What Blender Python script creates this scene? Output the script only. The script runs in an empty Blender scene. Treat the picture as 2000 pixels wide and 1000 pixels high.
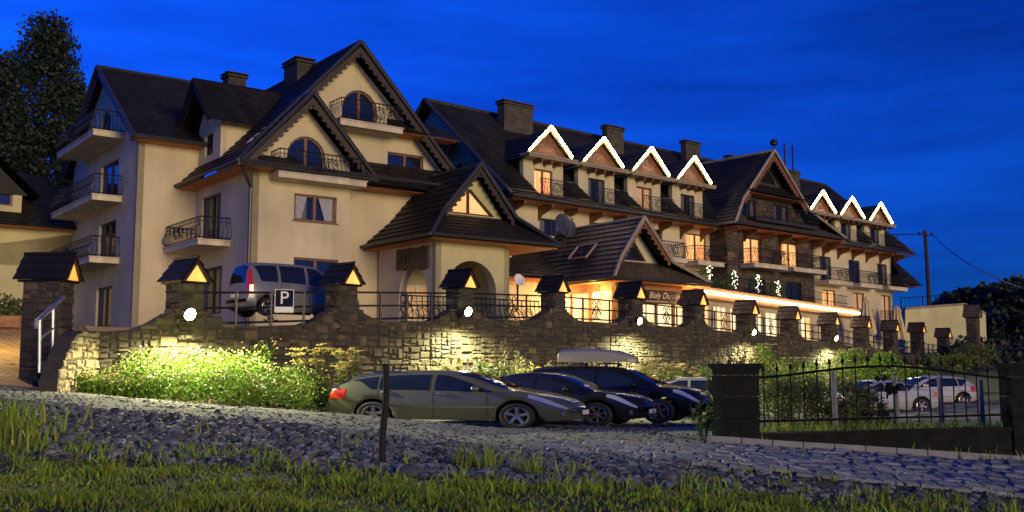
import bpy, math, random
from mathutils import Vector, Matrix, Euler
from mathutils.geometry import tessellate_polygon
random.seed(7)
rad = math.radians
SC = bpy.context.scene
COL = SC.collection
# ------------------------------------------------------------------ camera, sky, sun, exposure
F = 2000.0; PITCH = math.atan(220 / F); CT, ST = math.cos(PITCH), math.sin(PITCH); EYE = 1.5
cd = bpy.data.cameras.new('camera'); cam = bpy.data.objects.new('camera', cd); COL.objects.link(cam)
cam.location = (0, 0, EYE); cam.rotation_euler = (rad(90) + PITCH, 0, 0)
cd.sensor_width = 36; cd.lens = 36 * F / 2000; cd.clip_start = .1; cd.clip_end = 3000
SC.camera = cam
SUN_DIR = Vector((-.56, .83, 0)).normalized(); SUN_EL = rad(7)      # travel direction of the last warm light, low from behind
W = bpy.data.worlds.new('World'); SC.world = W; W.use_nodes = True
nt = W.node_tree; nt.nodes.clear()
def wn(t, **k):
    n = nt.nodes.new(t)
    for a, b in k.items(): setattr(n, a, b)
    return n
sky = wn('ShaderNodeTexSky', sky_type='NISHITA', sun_disc=False, sun_elevation=SUN_EL)
sky.sun_rotation = math.atan2(-SUN_DIR.x, -SUN_DIR.y)
sky.air_density = 1.0; sky.dust_density = .3; sky.ozone_density = 4
tint = wn('ShaderNodeMix', data_type='RGBA', blend_type='MULTIPLY'); tint.inputs[0].default_value = 1
tint.inputs[7].default_value = (.030, .30, 1.6, 1)
tc = wn('ShaderNodeTexCoord'); mp = wn('ShaderNodeMapping'); mp.inputs['Scale'].default_value = (1.3, 1.3, 9)
mp.inputs['Rotation'].default_value = (0, rad(8), 0)
no = wn('ShaderNodeTexNoise'); no.inputs['Scale'].default_value = 2.2; no.inputs['Detail'].default_value = 5; no.inputs['Roughness'].default_value = .55
cr = wn('ShaderNodeValToRGB'); cr.color_ramp.elements[0].position = .30; cr.color_ramp.elements[1].position = .72
cr.color_ramp.elements[0].color = (.55, .55, .62, 1); cr.color_ramp.elements[1].color = (1.35, 1.35, 1.18, 1)
cl = wn('ShaderNodeMix', data_type='RGBA', blend_type='MULTIPLY'); cl.inputs[0].default_value = 1
bg = wn('ShaderNodeBackground'); bg.inputs[1].default_value = .12
ow = wn('ShaderNodeOutputWorld'); L = nt.links.new
L(sky.outputs[0], tint.inputs[6]); L(tc.outputs['Generated'], mp.inputs[0]); L(mp.outputs[0], no.inputs[0]); L(no.outputs[0], cr.inputs[0])
sx = wn('ShaderNodeSeparateXYZ'); L(tc.outputs['Generated'], sx.inputs[0])
gx = wn('ShaderNodeMapRange'); gx.inputs[1].default_value = -.5; gx.inputs[2].default_value = .5; gx.inputs[3].default_value = 1.45; gx.inputs[4].default_value = .66; L(sx.outputs[0], gx.inputs[0])
gl = wn('ShaderNodeVectorMath', operation='SCALE'); L(tint.outputs[2], gl.inputs[0]); L(gx.outputs[0], gl.inputs['Scale'])
L(gl.outputs[0], cl.inputs[6]); L(cr.outputs[0], cl.inputs[7]); L(cl.outputs[2], bg.inputs[0]); L(bg.outputs[0], ow.inputs[0])
sl = bpy.data.lights.new('sun', 'SUN'); so = bpy.data.objects.new('sun', sl); COL.objects.link(so)
sl.energy = 1.95; sl.angle = rad(20); sl.color = (1, .74, .40)
_d = Vector((SUN_DIR.x * math.cos(SUN_EL), SUN_DIR.y * math.cos(SUN_EL), -math.sin(SUN_EL)))
so.rotation_euler = _d.to_track_quat('-Z', 'Y').to_euler()
VS = SC.view_settings
VS.view_transform = 'Standard'; VS.look = 'None'; VS.exposure = .2; VS.gamma = 1; VS.use_curve_mapping = False
SC.cycles.use_denoising = True
SC.cycles.sample_clamp_indirect = 4
# ------------------------------------------------------------------ measuring helpers
def ray(px, py):
    r, u = px - 1000, 500 - py
    return (r, F * CT - u * ST, F * ST + u * CT)
def at(px, py, Y):
    a = ray(px, py); k = Y / a[1]
    return Vector((a[0] * k, Y, EYE + a[2] * k))
def X_at(px, Y): return (px - 1000) / 2012 * Y
class Fr:
    """a frame on the ground: a along dir, b = depth away from its front, z up"""
    def __init__(s, O, d):
        n = math.hypot(d[0], d[1]); s.d = (d[0] / n, d[1] / n); s.O = (O[0], O[1]); s.n = (s.d[1], -s.d[0])
    def P(s, a, b, z): return Vector((s.O[0] + s.d[0] * a - s.n[0] * b, s.O[1] + s.d[1] * a - s.n[1] * b, z))
    def uv(s, px, py, b=0):
        r = ray(px, py); ox, oy = s.O[0] - s.n[0] * b, s.O[1] - s.n[1] * b
        k = (ox * s.n[0] + oy * s.n[1]) / (r[0] * s.n[0] + r[1] * s.n[1])
        x, y = r[0] * k - ox, r[1] * k - oy
        return (x * s.d[0] + y * s.d[1], EYE + r[2] * k)
    def back(s, b, a=0):
        p = s.P(a, b, 0); return Fr((p.x, p.y), s.d)
    def left(s, a, b=0):                 # frame of a wall that faces -a: its own a runs towards the viewer, its b runs along +a
        p = s.P(a, b, 0); return Fr((p.x, p.y), s.n)
# ------------------------------------------------------------------ mesh and object helpers
ORG = {}
class MB:
    def __init__(s): s.v = []; s.f = []; s.uv = []
    def face(s, pts, uv=None):
        i = len(s.v); s.v += [Vector(p) for p in pts]; s.f.append(list(range(i, i + len(pts))))
        s.uv += uv if uv else [(0, 0)] * len(pts)
    def mesh(s, vs, fs):
        i = len(s.v); s.v += [Vector(p) for p in vs]
        for f in fs:
            s.f.append([i + k for k in f]); s.uv += [(0, 0)] * len(f)
    def hexa(s, p):                      # p: 4 bottom (ccw from above) + 4 top
        s.mesh(p, [(3, 2, 1, 0), (4, 5, 6, 7), (0, 1, 5, 4), (1, 2, 6, 5), (2, 3, 7, 6), (3, 0, 4, 7)])
    def box(s, fr, a0, a1, b0, b1, z0, z1):
        P = fr.P
        s.hexa([P(a0, b0, z0), P(a1, b0, z0), P(a1, b1, z0), P(a0, b1, z0), P(a0, b0, z1), P(a1, b0, z1), P(a1, b1, z1), P(a0, b1, z1)])
    def cube(s, x0, x1, y0, y1, z0, z1):
        s.hexa([(x0, y0, z0), (x1, y0, z0), (x1, y1, z0), (x0, y1, z0), (x0, y0, z1), (x1, y0, z1), (x1, y1, z1), (x0, y1, z1)])
    def prism(s, fr, pts, b0, b1):       # polygon in (a,z), convex or not, extruded in depth
        n = len(pts); tr = tessellate_polygon([[Vector((p[0], p[1], 0)) for p in pts]])
        vs = [fr.P(a, b0, z) for a, z in pts] + [fr.P(a, b1, z) for a, z in pts]
        fs = [tuple(t) for t in tr] + [tuple(n + k for k in reversed(t)) for t in tr]
        fs += [(i, (i + 1) % n, n + (i + 1) % n, n + i) for i in range(n)]
        s.mesh(vs, fs)
    def tube(s, pts, r, n=5, r1=None, cap=True):
        pts = [Vector(p) for p in pts]; m = len(pts); vs = []; up = Vector((0, 0, 1))
        for i, p in enumerate(pts):
            t = (pts[min(i + 1, m - 1)] - pts[max(i - 1, 0)]).normalized()
            if abs(t.z) > .95: up = Vector((1, 0, 0))
            else: up = Vector((0, 0, 1))
            x = t.cross(up).normalized(); y = x.cross(t)
            rr = r if r1 is None else r + (r1 - r) * i / (m - 1)
            vs += [p + (x * math.cos(2 * math.pi * k / n) + y * math.sin(2 * math.pi * k / n)) * rr for k in range(n)]
        fs = [(i * n + k, i * n + (k + 1) % n, (i + 1) * n + (k + 1) % n, (i + 1) * n + k) for i in range(m - 1) for k in range(n)]
        if cap: fs += [tuple(range(n - 1, -1, -1)), tuple((m - 1) * n + k for k in range(n))]
        s.mesh(vs, fs)
    def lathe(s, prof, n=16, M=None):    # prof (r,z) turned about z
        M = M or Matrix(); vs = []; m = len(prof)
        for r, z in prof: vs += [M @ Vector((r * math.cos(2 * math.pi * k / n), r * math.sin(2 * math.pi * k / n), z)) for k in range(n)]
        s.mesh(vs, [(i * n + k, i * n + (k + 1) % n, (i + 1) * n + (k + 1) % n, (i + 1) * n + k) for i in range(m - 1) for k in range(n)])
    def build(s, name, mat, parent=None, loc=None, smooth=False, label=None):
        o0 = ORG[parent.name] if parent else Vector(loc or (0, 0, 0))
        me = bpy.data.meshes.new(name); me.from_pydata([v - o0 for v in s.v], [], s.f)
        ul = me.uv_layers.new(name='UVMap')
        if len(ul.data) == len(s.uv): ul.data.foreach_set('uv', [c for p in s.uv for c in p])
        if smooth: me.polygons.foreach_set('use_smooth', [True] * len(me.polygons))
        me.materials.append(mat); me.update()
        o = bpy.data.objects.new(name, me); COL.objects.link(o)
        if parent: o.parent = parent
        else: o.location = o0
        ORG[o.name] = o0
        if label: o['label'] = label
        return o
def tag(o, label=None, cat=None, group=None, kind=None):
    for k, v in (('label', label), ('category', cat), ('group', group), ('kind', kind)):
        if v: o[k] = v
    return o
def thing(name, label, cat, loc=(0, 0, 0), group=None):
    o = bpy.data.objects.new(name, None); COL.objects.link(o); o.location = loc; o.empty_display_size = .2
    ORG[o.name] = Vector(loc); return tag(o, label, cat, group)
KIDS = {}
def copy_tree(o, parent=None):
    c = o.copy(); COL.objects.link(c)
    if parent: c.parent = parent
    ORG[c.name] = ORG[o.name].copy()
    for ch in list(o.children): copy_tree(ch, c)
    return c
# ------------------------------------------------------------------ materials
def mat(name, col, rough=.8, var=.25, scale=3., bump=0., bscale=None, metal=0., island=0., emit=None, es=0., coat=0., spec=.5, detail=6, hue=None, transl=0.):
    m = bpy.data.materials.new(name); m.use_nodes = True; t = m.node_tree; N = t.nodes; Lk = t.links.new
    b = N['Principled BSDF']; b.inputs['Roughness'].default_value = rough; b.inputs['Metallic'].default_value = metal
    b.inputs['Coat Weight'].default_value = coat; b.inputs['Specular IOR Level'].default_value = spec
    c = N.new('ShaderNodeRGB'); c.outputs[0].default_value = (*col, 1); out = c.outputs[0]
    co = N.new('ShaderNodeTexCoord')
    if var > 0:
        n = N.new('ShaderNodeTexNoise'); n.inputs['Scale'].default_value = scale; n.inputs['Detail'].default_value = detail
        Lk(co.outputs['Object'], n.inputs[0])
        r = N.new('ShaderNodeMapRange'); r.inputs[1].default_value = .25; r.inputs[2].default_value = .75
        r.inputs[3].default_value = 1 - var; r.inputs[4].default_value = 1 + var; Lk(n.outputs[0], r.inputs[0])
        mx = N.new('ShaderNodeVectorMath'); mx.operation = 'SCALE'; Lk(out, mx.inputs[0]); Lk(r.outputs[0], mx.inputs['Scale']); out = mx.outputs[0]
    if island > 0:
        g = N.new('ShaderNodeNewGeometry'); r = N.new('ShaderNodeMapRange'); r.inputs[3].default_value = 1 - island; r.inputs[4].default_value = 1 + island
        Lk(g.outputs['Random Per Island'], r.inputs[0])
        mx = N.new('ShaderNodeVectorMath'); mx.operation = 'SCALE'; Lk(out, mx.inputs[0]); Lk(r.outputs[0], mx.inputs['Scale']); out = mx.outputs[0]
        if hue:
            q = N.new('ShaderNodeMix'); q.data_type = 'RGBA'; ml = N.new('ShaderNodeMath'); ml.operation = 'MULTIPLY'; ml.inputs[1].default_value = 7.31
            fr = N.new('ShaderNodeMath'); fr.operation = 'FRACT'; Lk(g.outputs['Random Per Island'], ml.inputs[0]); Lk(ml.outputs[0], fr.inputs[0])
            Lk(fr.outputs[0], q.inputs[0]); Lk(out, q.inputs[6]); q.inputs[7].default_value = (*hue, 1); out = q.outputs[2]
    Lk(out, b.inputs['Base Color'])
    if bump > 0:
        n2 = N.new('ShaderNodeTexNoise'); n2.inputs['Scale'].default_value = bscale or scale * 6; n2.inputs['Detail'].default_value = 5
        Lk(co.outputs['Object'], n2.inputs[0]); bp = N.new('ShaderNodeBump'); bp.inputs['Strength'].default_value = min(1, bump); bp.inputs['Distance'].default_value = .04
        Lk(n2.outputs[0], bp.inputs['Height']); Lk(bp.outputs[0], b.inputs['Normal'])
    if emit: b.inputs['Emission Color'].default_value = (*emit, 1); b.inputs['Emission Strength'].default_value = es
    if transl:
        tr = N.new('ShaderNodeBsdfTranslucent'); Lk(out, tr.inputs[0]); ms = N.new('ShaderNodeMixShader'); ms.inputs[0].default_value = transl
        Lk(b.outputs[0], ms.inputs[1]); Lk(tr.outputs[0], ms.inputs[2]); Lk(ms.outputs[0], N['Material Output'].inputs[0])
    return m
def brickmat(name, c1, c2, mortar, bw, bh, msize=.02, rough=.8, bump=.6, coord='UV', squash=1., off=.5, var=.3):
    m = mat(name, (1, 1, 1), rough, 0); t = m.node_tree; N = t.nodes; Lk = t.links.new; b = N['Principled BSDF']
    co = N.new('ShaderNodeTexCoord'); k = N.new('ShaderNodeTexBrick')
    k.inputs['Color1'].default_value = (*c1, 1); k.inputs['Color2'].default_value = (*c2, 1); k.inputs['Mortar'].default_value = (*mortar, 1)
    k.inputs['Scale'].default_value = 1; k.inputs['Brick Width'].default_value = bw; k.inputs['Row Height'].default_value = bh
    k.inputs['Mortar Size'].default_value = msize; k.inputs['Mortar Smooth'].default_value = .3; k.offset = off
    n = N.new('ShaderNodeTexNoise'); n.inputs['Scale'].default_value = .9; n.inputs['Detail'].default_value = 8; Lk(co.outputs['Object'], n.inputs[0])
    r = N.new('ShaderNodeMapRange'); r.inputs[1].default_value = .25; r.inputs[2].default_value = .75; r.inputs[3].default_value = 1 - var; r.inputs[4].default_value = 1 + var
    Lk(n.outputs[0], r.inputs[0]); Lk(co.outputs[coord], k.inputs[0])
    mx = N.new('ShaderNodeVectorMath'); mx.operation = 'SCALE'; Lk(k.outputs[0], mx.inputs[0]); Lk(r.outputs[0], mx.inputs['Scale']); Lk(mx.outputs[0], b.inputs['Base Color'])
    bp = N.new('ShaderNodeBump'); bp.inputs['Strength'].default_value = bump; bp.inputs['Distance'].default_value = .03; bp.invert = True
    b.inputs['Specular IOR Level'].default_value = .2
    Lk(k.outputs['Fac'], bp.inputs['Height']); Lk(bp.outputs[0], b.inputs['Normal'])
    return m
def litmat(name, c1, c2, strength, fold=14., vert=True):
    """a lamp-lit room seen through hung curtains: folds are part of the curtain cloth"""
    m = mat(name, (.5, .35, .2), .6, 0); t = m.node_tree; N = t.nodes; Lk = t.links.new; b = N['Principled BSDF']
    co = N.new('ShaderNodeTexCoord'); n = N.new('ShaderNodeTexNoise'); n.inputs['Scale'].default_value = 1.1; n.inputs['Detail'].default_value = 4
    mpn = N.new('ShaderNodeMapping'); mpn.inputs['Scale'].default_value = (fold * .25, fold * .25, .5); Lk(co.outputs['Object'], mpn.inputs[0]); Lk(mpn.outputs[0], n.inputs[0])
    r = N.new('ShaderNodeValToRGB'); r.color_ramp.elements[0].position = .32; r.color_ramp.elements[1].position = .68
    r.color_ramp.elements[0].color = (*c1, 1); r.color_ramp.elements[1].color = (*c2, 1); Lk(n.outputs[0], r.inputs[0])
    Lk(r.outputs[0], b.inputs['Emission Color']); b.inputs['Emission Strength'].default_value = strength
    return m
M = {}
M['plaster'] = mat('plaster', (.56, .485, .315), .9, .2, .45, .25, 40, detail=11)
M['plaster_green'] = mat('plaster_green', (.50, .46, .24), .9, .14, .5, .25, 40, detail=9)
M['slab'] = mat('cream_concrete', (.58, .50, .36), .85, .2, 1.2, .1)
M['roof'] = brickmat('roof_shingle', (.016, .0145, .012), (.027, .024, .019), (.010, .010, .010), .46, 40, .03, .55, .5, var=.35)
M['roof_brown'] = brickmat('roof_shingle_brown', (.085, .064, .044), (.13, .098, .068), (.012, .010, .008), .42, 40, .035, .55, .6, var=.3)
M['trim_dark'] = mat('dark_metal_trim', (.035, .033, .032), .45, .2, 2)
M['glow_cream'] = mat('cream_glow_board', (.55, .38, .17), .7, .2, 3)
M['trim_pale'] = mat('pale_rake_trim', (.30, .24, .16), .5, .2, 2)
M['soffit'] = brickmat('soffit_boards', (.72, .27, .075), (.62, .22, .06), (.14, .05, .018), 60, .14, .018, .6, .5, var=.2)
M['wood'] = mat('brown_wood', (.16, .065, .025), .5, .35, 5, .2)
M['wood_dark'] = mat('dark_wood', (.022, .011, .006), .5, .35, 5, .2)
M['iron'] = mat('black_iron', (.012, .011, .011), .4, .2, 6)
M['iron_gate'] = mat('gate_iron', (.005, .005, .005), .8, .2, 6, spec=.1)
M['glass'] = mat('dark_glass', (.012, .016, .024), .06, 0, spec=.8)
M['chimney'] = mat('chimney_render', (.045, .038, .032), .9, .45, 2.5, .6, 14)
M['lit'] = litmat('lit_curtain_room', (.50, .09, .012), (1., .50, .16), 1.15)
M['net'] = mat('net_curtain', (.10, .10, .11), .9, .3, 9)
M['lit_rest'] = litmat('lit_dining_room', (.55, .28, .06), (1., .82, .46), 1.5, 5)
M['lit_dim'] = litmat('dim_curtain_room', (.10, .035, .012), (.32, .16, .07), .8)
M['lit_orange'] = litmat('orange_lit_room', (.75, .24, .05), (1., .50, .18), .9, 3)
M['led'] = mat('led_tube', (1, 1, 1), .5, 0, emit=(1, .83, .48), es=45)
M['led_strip'] = mat('led_strip', (1, 1, 1), .5, 0, emit=(1, .80, .60), es=16)
M['lantern'] = litmat('lantern_glow', (1., .22, .012), (1., .46, .06), 1.5, 6)
M['flood'] = mat('floodlight_glass', (1, 1, 1), .5, 0, emit=(1, .95, .55), es=60)
M['bulb'] = mat('wall_lamp_glass', (1, 1, 1), .5, 0, emit=(1, .82, .45), es=30)
M['mortar'] = mat('dark_mortar', (.045, .038, .028), .95, .3, 4)
M['stone'] = mat('wall_stone', (.095, .070, .040), .85, .4, 5, .5, 22, island=.5, hue=(.038, .034, .026))
M['stone_dark'] = mat('facade_stone', (.11, .075, .045), .85, .4, 6, .5, 25, island=.5, hue=(.05, .04, .03))
M['white'] = mat('white_paint', (.75, .72, .66), .5, .08, 3)
M['awning'] = mat('awning_fascia', (.42, .20, .075), .7, .2, 1.5)
M['leaf'] = mat('shrub_leaf', (.075, .185, .02), .5, .25, 2, island=.6, hue=(.14, .20, .03), transl=.3, spec=.25)
M['leaf_dark'] = mat('tree_leaf', (.018, .032, .013), .6, .3, .6, island=.5, transl=.15)
M['leaf_weed'] = mat('weed_leaf', (.07, .12, .022), .5, .25, 2, island=.5, hue=(.13, .12, .04), transl=.25)
M['flower'] = mat('umbel_flower', (.40, .33, .10), .7, .3, 3, island=.4)
M['dry'] = mat('dry_flower', (.22, .14, .08), .8, .3, 3, island=.5)
M['bark'] = mat('bark', (.035, .026, .018), .9, .4, 8, .5)
M['grass'] = mat('grass_blade', (.14, .28, .024), .55, .35, .5, island=.65, hue=(.25, .25, .035), transl=.3, spec=.2)
M['ground'] = mat('soil', (.026, .032, .014), .95, .5, 1.6, .7, 9)
M['road'] = mat('gravel_road', (.15, .155, .14), .95, .4, 2.2, .9, 16)
M['gravel'] = mat('gravel_stone', (.108, .118, .110), .75, .25, 5, .3, 30, island=.85)
M['cobble'] = mat('cobble_stone', (.165, .185, .18), .7, .3, 5, .5, 24, island=.3)
M['paver'] = brickmat('driveway_paver', (.42, .30, .13), (.36, .25, .11), (.12, .09, .05), .5, .25, .02, .8, .4, coord='Object')
M['fence_block'] = mat('dark_split_block', (.012, .012, .012), .95, .4, 4, .6, 18, spec=.1)
M['kerb'] = mat('kerb_stone', (.17, .175, .18), .85, .25, 3, .3)
M['steel'] = mat('brushed_steel', (.45, .43, .40), .35, .15, 6, metal=.8)
M['galv'] = mat('galvanised_post', (.17, .17, .16), .7, .2, 5, spec=.2)
M['stake'] = mat('dark_stake', (.012, .010, .009), .9, .4, 9, .6)
M['umbrella'] = mat('umbrella_cloth', (.62, .52, .26), .85, .15, 2)
M['dish'] = mat('dish_paint', (.05, .05, .055), .4, .15, 3)
M['sign_blue'] = mat('sign_dark_blue', (.008, .011, .03), .8, .05, spec=.1)
M['sign_board'] = mat('sign_board', (.05, .022, .010), .5, .25, 4)
M['sign_text'] = mat('sign_text', (.75, .62, .42), .6, 0)
M['tyre'] = mat('tyre_rubber', (.012, .012, .013), .8, .2, 8)
M['rim'] = mat('alloy_rim', (.55, .50, .42), .3, .1, 6, metal=.9)
M['chrome'] = mat('chrome', (.7, .66, .58), .15, .05, 6, metal=1)
M['car_glass'] = mat('car_glass', (.010, .013, .015), .04, 0, spec=.9)
M['under'] = mat('underbody', (.006, .006, .006), .9, 0)
M['head'] = mat('headlamp', (.30, .34, .42), .08, 0, spec=1., coat=1)
M['tail'] = mat('tail_lamp', (.45, .02, .015), .15, 0, coat=1)
M['tail_orange'] = mat('tail_lamp_amber', (.55, .16, .03), .15, 0, coat=1)
M['plate'] = mat('plate_white', (.6, .6, .58), .5, .05)
M['hill'] = mat('hill_grass', (.018, .026, .012), .95, .5, .35, .6, 3)
def streaks(m, amt):
    t = m.node_tree; N = t.nodes; Lk = t.links.new; b = N['Principled BSDF']; src = b.inputs['Base Color'].links[0].from_socket
    co = N.new('ShaderNodeTexCoord'); mp_ = N.new('ShaderNodeMapping'); mp_.inputs['Scale'].default_value = (1.1, 1.1, .12); n = N.new('ShaderNodeTexNoise'); n.inputs['Scale'].default_value = 1.3; n.inputs['Detail'].default_value = 7; n.inputs['Roughness'].default_value = .7
    Lk(co.outputs['Object'], mp_.inputs[0]); Lk(mp_.outputs[0], n.inputs[0]); r = N.new('ShaderNodeMapRange'); r.inputs[1].default_value = .46; r.inputs[2].default_value = .72; r.inputs[3].default_value = 1; r.inputs[4].default_value = 1 - amt; Lk(n.outputs[0], r.inputs[0])
    v = N.new('ShaderNodeVectorMath'); v.operation = 'SCALE'; Lk(src, v.inputs[0]); Lk(r.outputs[0], v.inputs['Scale']); Lk(v.outputs[0], b.inputs['Base Color'])
streaks(M['plaster'], .15); streaks(M['plaster_green'], .15); streaks(M['slab'], .4)
for k_ in ('roof', 'roof_brown', 'fence_block'): streaks(M[k_], .35)
# ------------------------------------------------------------------ building helpers
def roof(mb, A, B, C, D, row=.42, lift=.05, uvo=0.):
    """shingle courses from eave A-B up to ridge D-C, each course lapping the one below"""
    A, B, C, D = map(Vector, (A, B, C, D)); e = (B - A); e = e.normalized() if e.length > 1e-6 else (C - D).normalized()
    n = (B - A).cross(D - A)
    if n.length < 1e-6: n = (C - B).cross(D - B)
    n.normalize()
    if n.z < 0: n = -n
    k = max(2, int(round(((D - A).length + (C - B).length) / 2 / row)))
    for i in range(k):
        t0, t1 = i / k, (i + 1) / k
        p0, p1 = A.lerp(D, t0), B.lerp(C, t0); q0, q1 = A.lerp(D, t1), B.lerp(C, t1)
        o = n * lift; sh = (i % 2) * .23 + uvo
        U = lambda p: ((p - A).dot(e) + sh, t0 * 3 + .1)
        mb.face([p0 + o, p1 + o, q1, q0], [U(p0), U(p1), U(q1), U(q0)])
        mb.face([p0, p1, p1 + o, p0 + o], [U(p0), U(p1), U(p1), U(p0)])
    mb.face([A, D, C, B])
def hip_gable(fr, a0, a1, bF, bB, ze, ar, zr, al, ag, zg, bw, bG, parent, rm, name='roof', skirt=True, row=.42, right=True, trim='trim_dark'):
    P = fr.P; mb = MB()
    roof(mb, P(a0, bB, ze), P(a0, bF, ze), P(al, bG, zg), P(al, bB, zg), row)
    roof(mb, P(al, bB, zg), P(al, bG, zg), P(ar, bG, zr), P(ar, bB, zr), row)
    if right:
        roof(mb, P(a1, bF, ze), P(a1, bB, ze), P(ag, bB, zg), P(ag, bG, zg), row)
        roof(mb, P(ag, bG, zg), P(ag, bB, zg), P(ar, bB, zr), P(ar, bG, zr), row)
    if skirt: roof(mb, P(a0, bF, ze), P(a1, bF, ze), P(ag, bw, zg), P(al, bw, zg), row)
    r = mb.build(name, rm, parent)
    t = MB()
    for p, q in ((P(al, bG, zg), P(ar, bG, zr)), (P(ag, bG, zg), P(ar, bG, zr)), (P(ar, bG, zr), P(ar, bB, zr)), (P(a0, bF, ze), P(al, bG, zg)), (P(a1, bF, ze), P(ag, bG, zg))):
        t.tube([p + Vector((0, 0, .04)), q + Vector((0, 0, .04))], .10, 6)
    if trim: t.build('rake_trim', M[trim], r)
    g = MB(); g.tube([P(a0, bF - .06, ze), P(a1, bF - .06, ze)], .08, 6); g.tube([P(a0 - .06, bF, ze), P(a0 - .06, bB, ze)], .08, 6); g.build('gutter', M['trim_dark'], r)
    return r
def barge(fr, pts, b, parent, h=.34, m='wood_dark', th=.06):
    """scalloped barge boards hanging under a rake, pts = (a,z) polyline"""
    mb = MB()
    for (a0, z0), (a1, z1) in zip(pts, pts[1:]):
        mb.prism(fr, [(a0, z0), (a1, z1), (a1, z1 - h), (a0, z0 - h)], b, b + th)
        n = max(2, int(math.hypot(a1 - a0, z1 - z0) / .32))
        for i in range(n):
            t = (i + .5) / n; a, z = a0 + (a1 - a0) * t, z0 + (z1 - z0) * t - h
            mb.prism(fr, [(a + .12 * math.cos(k), z + .02 - .12 * abs(math.sin(k))) for k in (0, -.7, -1.57, -2.4, -3.14)], b + .005, b + th - .005)
    return mb.build('barge_board', M[m], parent)
def soffit(fr, a0, a1, b0, b1, z, parent, m='soffit', th=.05, along='a'):
    mb = MB(); P = fr.P
    def U(a, b): return (a, b) if along == 'a' else (b, a)
    q = [(a0, b0), (a1, b0), (a1, b1), (a0, b1)]
    mb.face([P(a, b, z) for a, b in reversed(q)], [U(a, b) for a, b in reversed(q)])
    mb.face([P(a, b, z + th) for a, b in q], [U(a, b) for a, b in q])
    for i in range(4):
        (x0, y0), (x1, y1) = q[i], q[(i + 1) % 4]
        mb.face([P(x0, y0, z), P(x1, y1, z), P(x1, y1, z + th), P(x0, y0, z + th)])
    return mb.build('soffit', M[m], parent)
def rect(a0, a1, z0, z1): return [(a0, z0), (a1, z0), (a1, z1), (a0, z1)]
def arch(a0, a1, z0, z1, n=10):
    c, r = (a0 + a1) / 2, (a1 - a0) / 2; zs = max(z0 + .1, z1 - r)
    return [(a0, z0), (a1, z0)] + [(c + r * math.cos(math.pi * k / n), zs + (z1 - zs) * math.sin(math.pi * k / n)) for k in range(n + 1)]
def wall(fr, b, outer, holes, m, parent, name='wall', rev=.25):
    mb = MB(); loops = [outer] + holes
    flat = [p for l in loops for p in l]
    tr = tessellate_polygon([[Vector((p[0], p[1], 0)) for p in l] for l in loops])
    mb.mesh([fr.P(a, b, z) for a, z in flat], [tuple(t) for t in tr])
    for h in holes:
        n = len(h)
        for i in range(n):
            p, q = h[i], h[(i + 1) % n]
            mb.face([fr.P(p[0], b, p[1]), fr.P(q[0], b, q[1]), fr.P(q[0], b + rev, q[1]), fr.P(p[0], b + rev, p[1])])
    n = len(outer)
    for i in range(n):
        p, q = outer[i], outer[(i + 1) % n]
        mb.face([fr.P(p[0], b, p[1]), fr.P(q[0], b, q[1]), fr.P(q[0], b + .3, q[1]), fr.P(p[0], b + .3, p[1])])
    return mb.build(name, M[m] if isinstance(m, str) else m, parent)
def window(fr, b, h, parent, pane='glass', fm='wood', mull=1, tran=0, name='window', fw=.09, rev=.2, sill=False):
    """h = opening polygon (a,z); frame bars and mullions are one part, the pane its sub-part"""
    mb = MB(); n = len(h); c = (sum(p[0] for p in h) / n, sum(p[1] for p in h) / n); bb = b + rev - .08
    for i in range(n):
        p, q = h[i], h[(i + 1) % n]
        dx, dz = q[0] - p[0], q[1] - p[1]; l = math.hypot(dx, dz)
        if l < 1e-4: continue
        nx, nz = -dz / l * fw, dx / l * fw
        if (c[0] - p[0]) * nx + (c[1] - p[1]) * nz < 0: nx, nz = -nx, -nz
        mb.prism(fr, [p, q, (q[0] + nx, q[1] + nz), (p[0] + nx, p[1] + nz)], bb, bb + .09)
    a0, a1 = min(p[0] for p in h), max(p[0] for p in h); z0, z1 = min(p[1] for p in h), max(p[1] for p in h)
    for k in range(mull):
        a = a0 + (a1 - a0) * (k + 1) / (mull + 1); zt = z1
        if n > 4: zt = z1 - .03
        mb.box(fr, a - fw * .75, a + fw * .75, bb - .012, bb + .08, z0 + .02, zt - .02)
    for k in range(tran):
        z = z0 + (z1 - z0) * (k + 1) / (tran + 1); mb.box(fr, a0 + .02, a1 - .02, bb + .012, bb + .075, z - .035, z + .035)
    if sill: mb.box(fr, a0 - .08, a1 + .08, b - .06, bb - .002, z0 - .06, z0 + .012)
    w = mb.build(name, M[fm], parent)
    pm = MB(); pm.prism(fr, h, bb + .05, bb + .062)
    pm.build('pane', M[pane], w)
    if pane == 'glass' and n == 4 and (a1 - a0) > 1.2 and random.random() < .7:
        for sd in (0, 1):
            c_ = MB(); wd_ = (a1 - a0) * random.uniform(.14, .30); vs = []
            for i in range(9):
                a = a0 + fw + wd_ * i / 8 if sd == 0 else a1 - fw - wd_ * i / 8; vs += [fr.P(a, bb + .04 - .012 * (i % 2), z0 + fw), fr.P(a, bb + .04 - .012 * (i % 2), z1 - fw)]
            c_.mesh(vs, [(2 * i, 2 * i + 2, 2 * i + 3, 2 * i + 1) for i in range(8)]); c_.build('curtain', M['net'], w)
    return w
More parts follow.
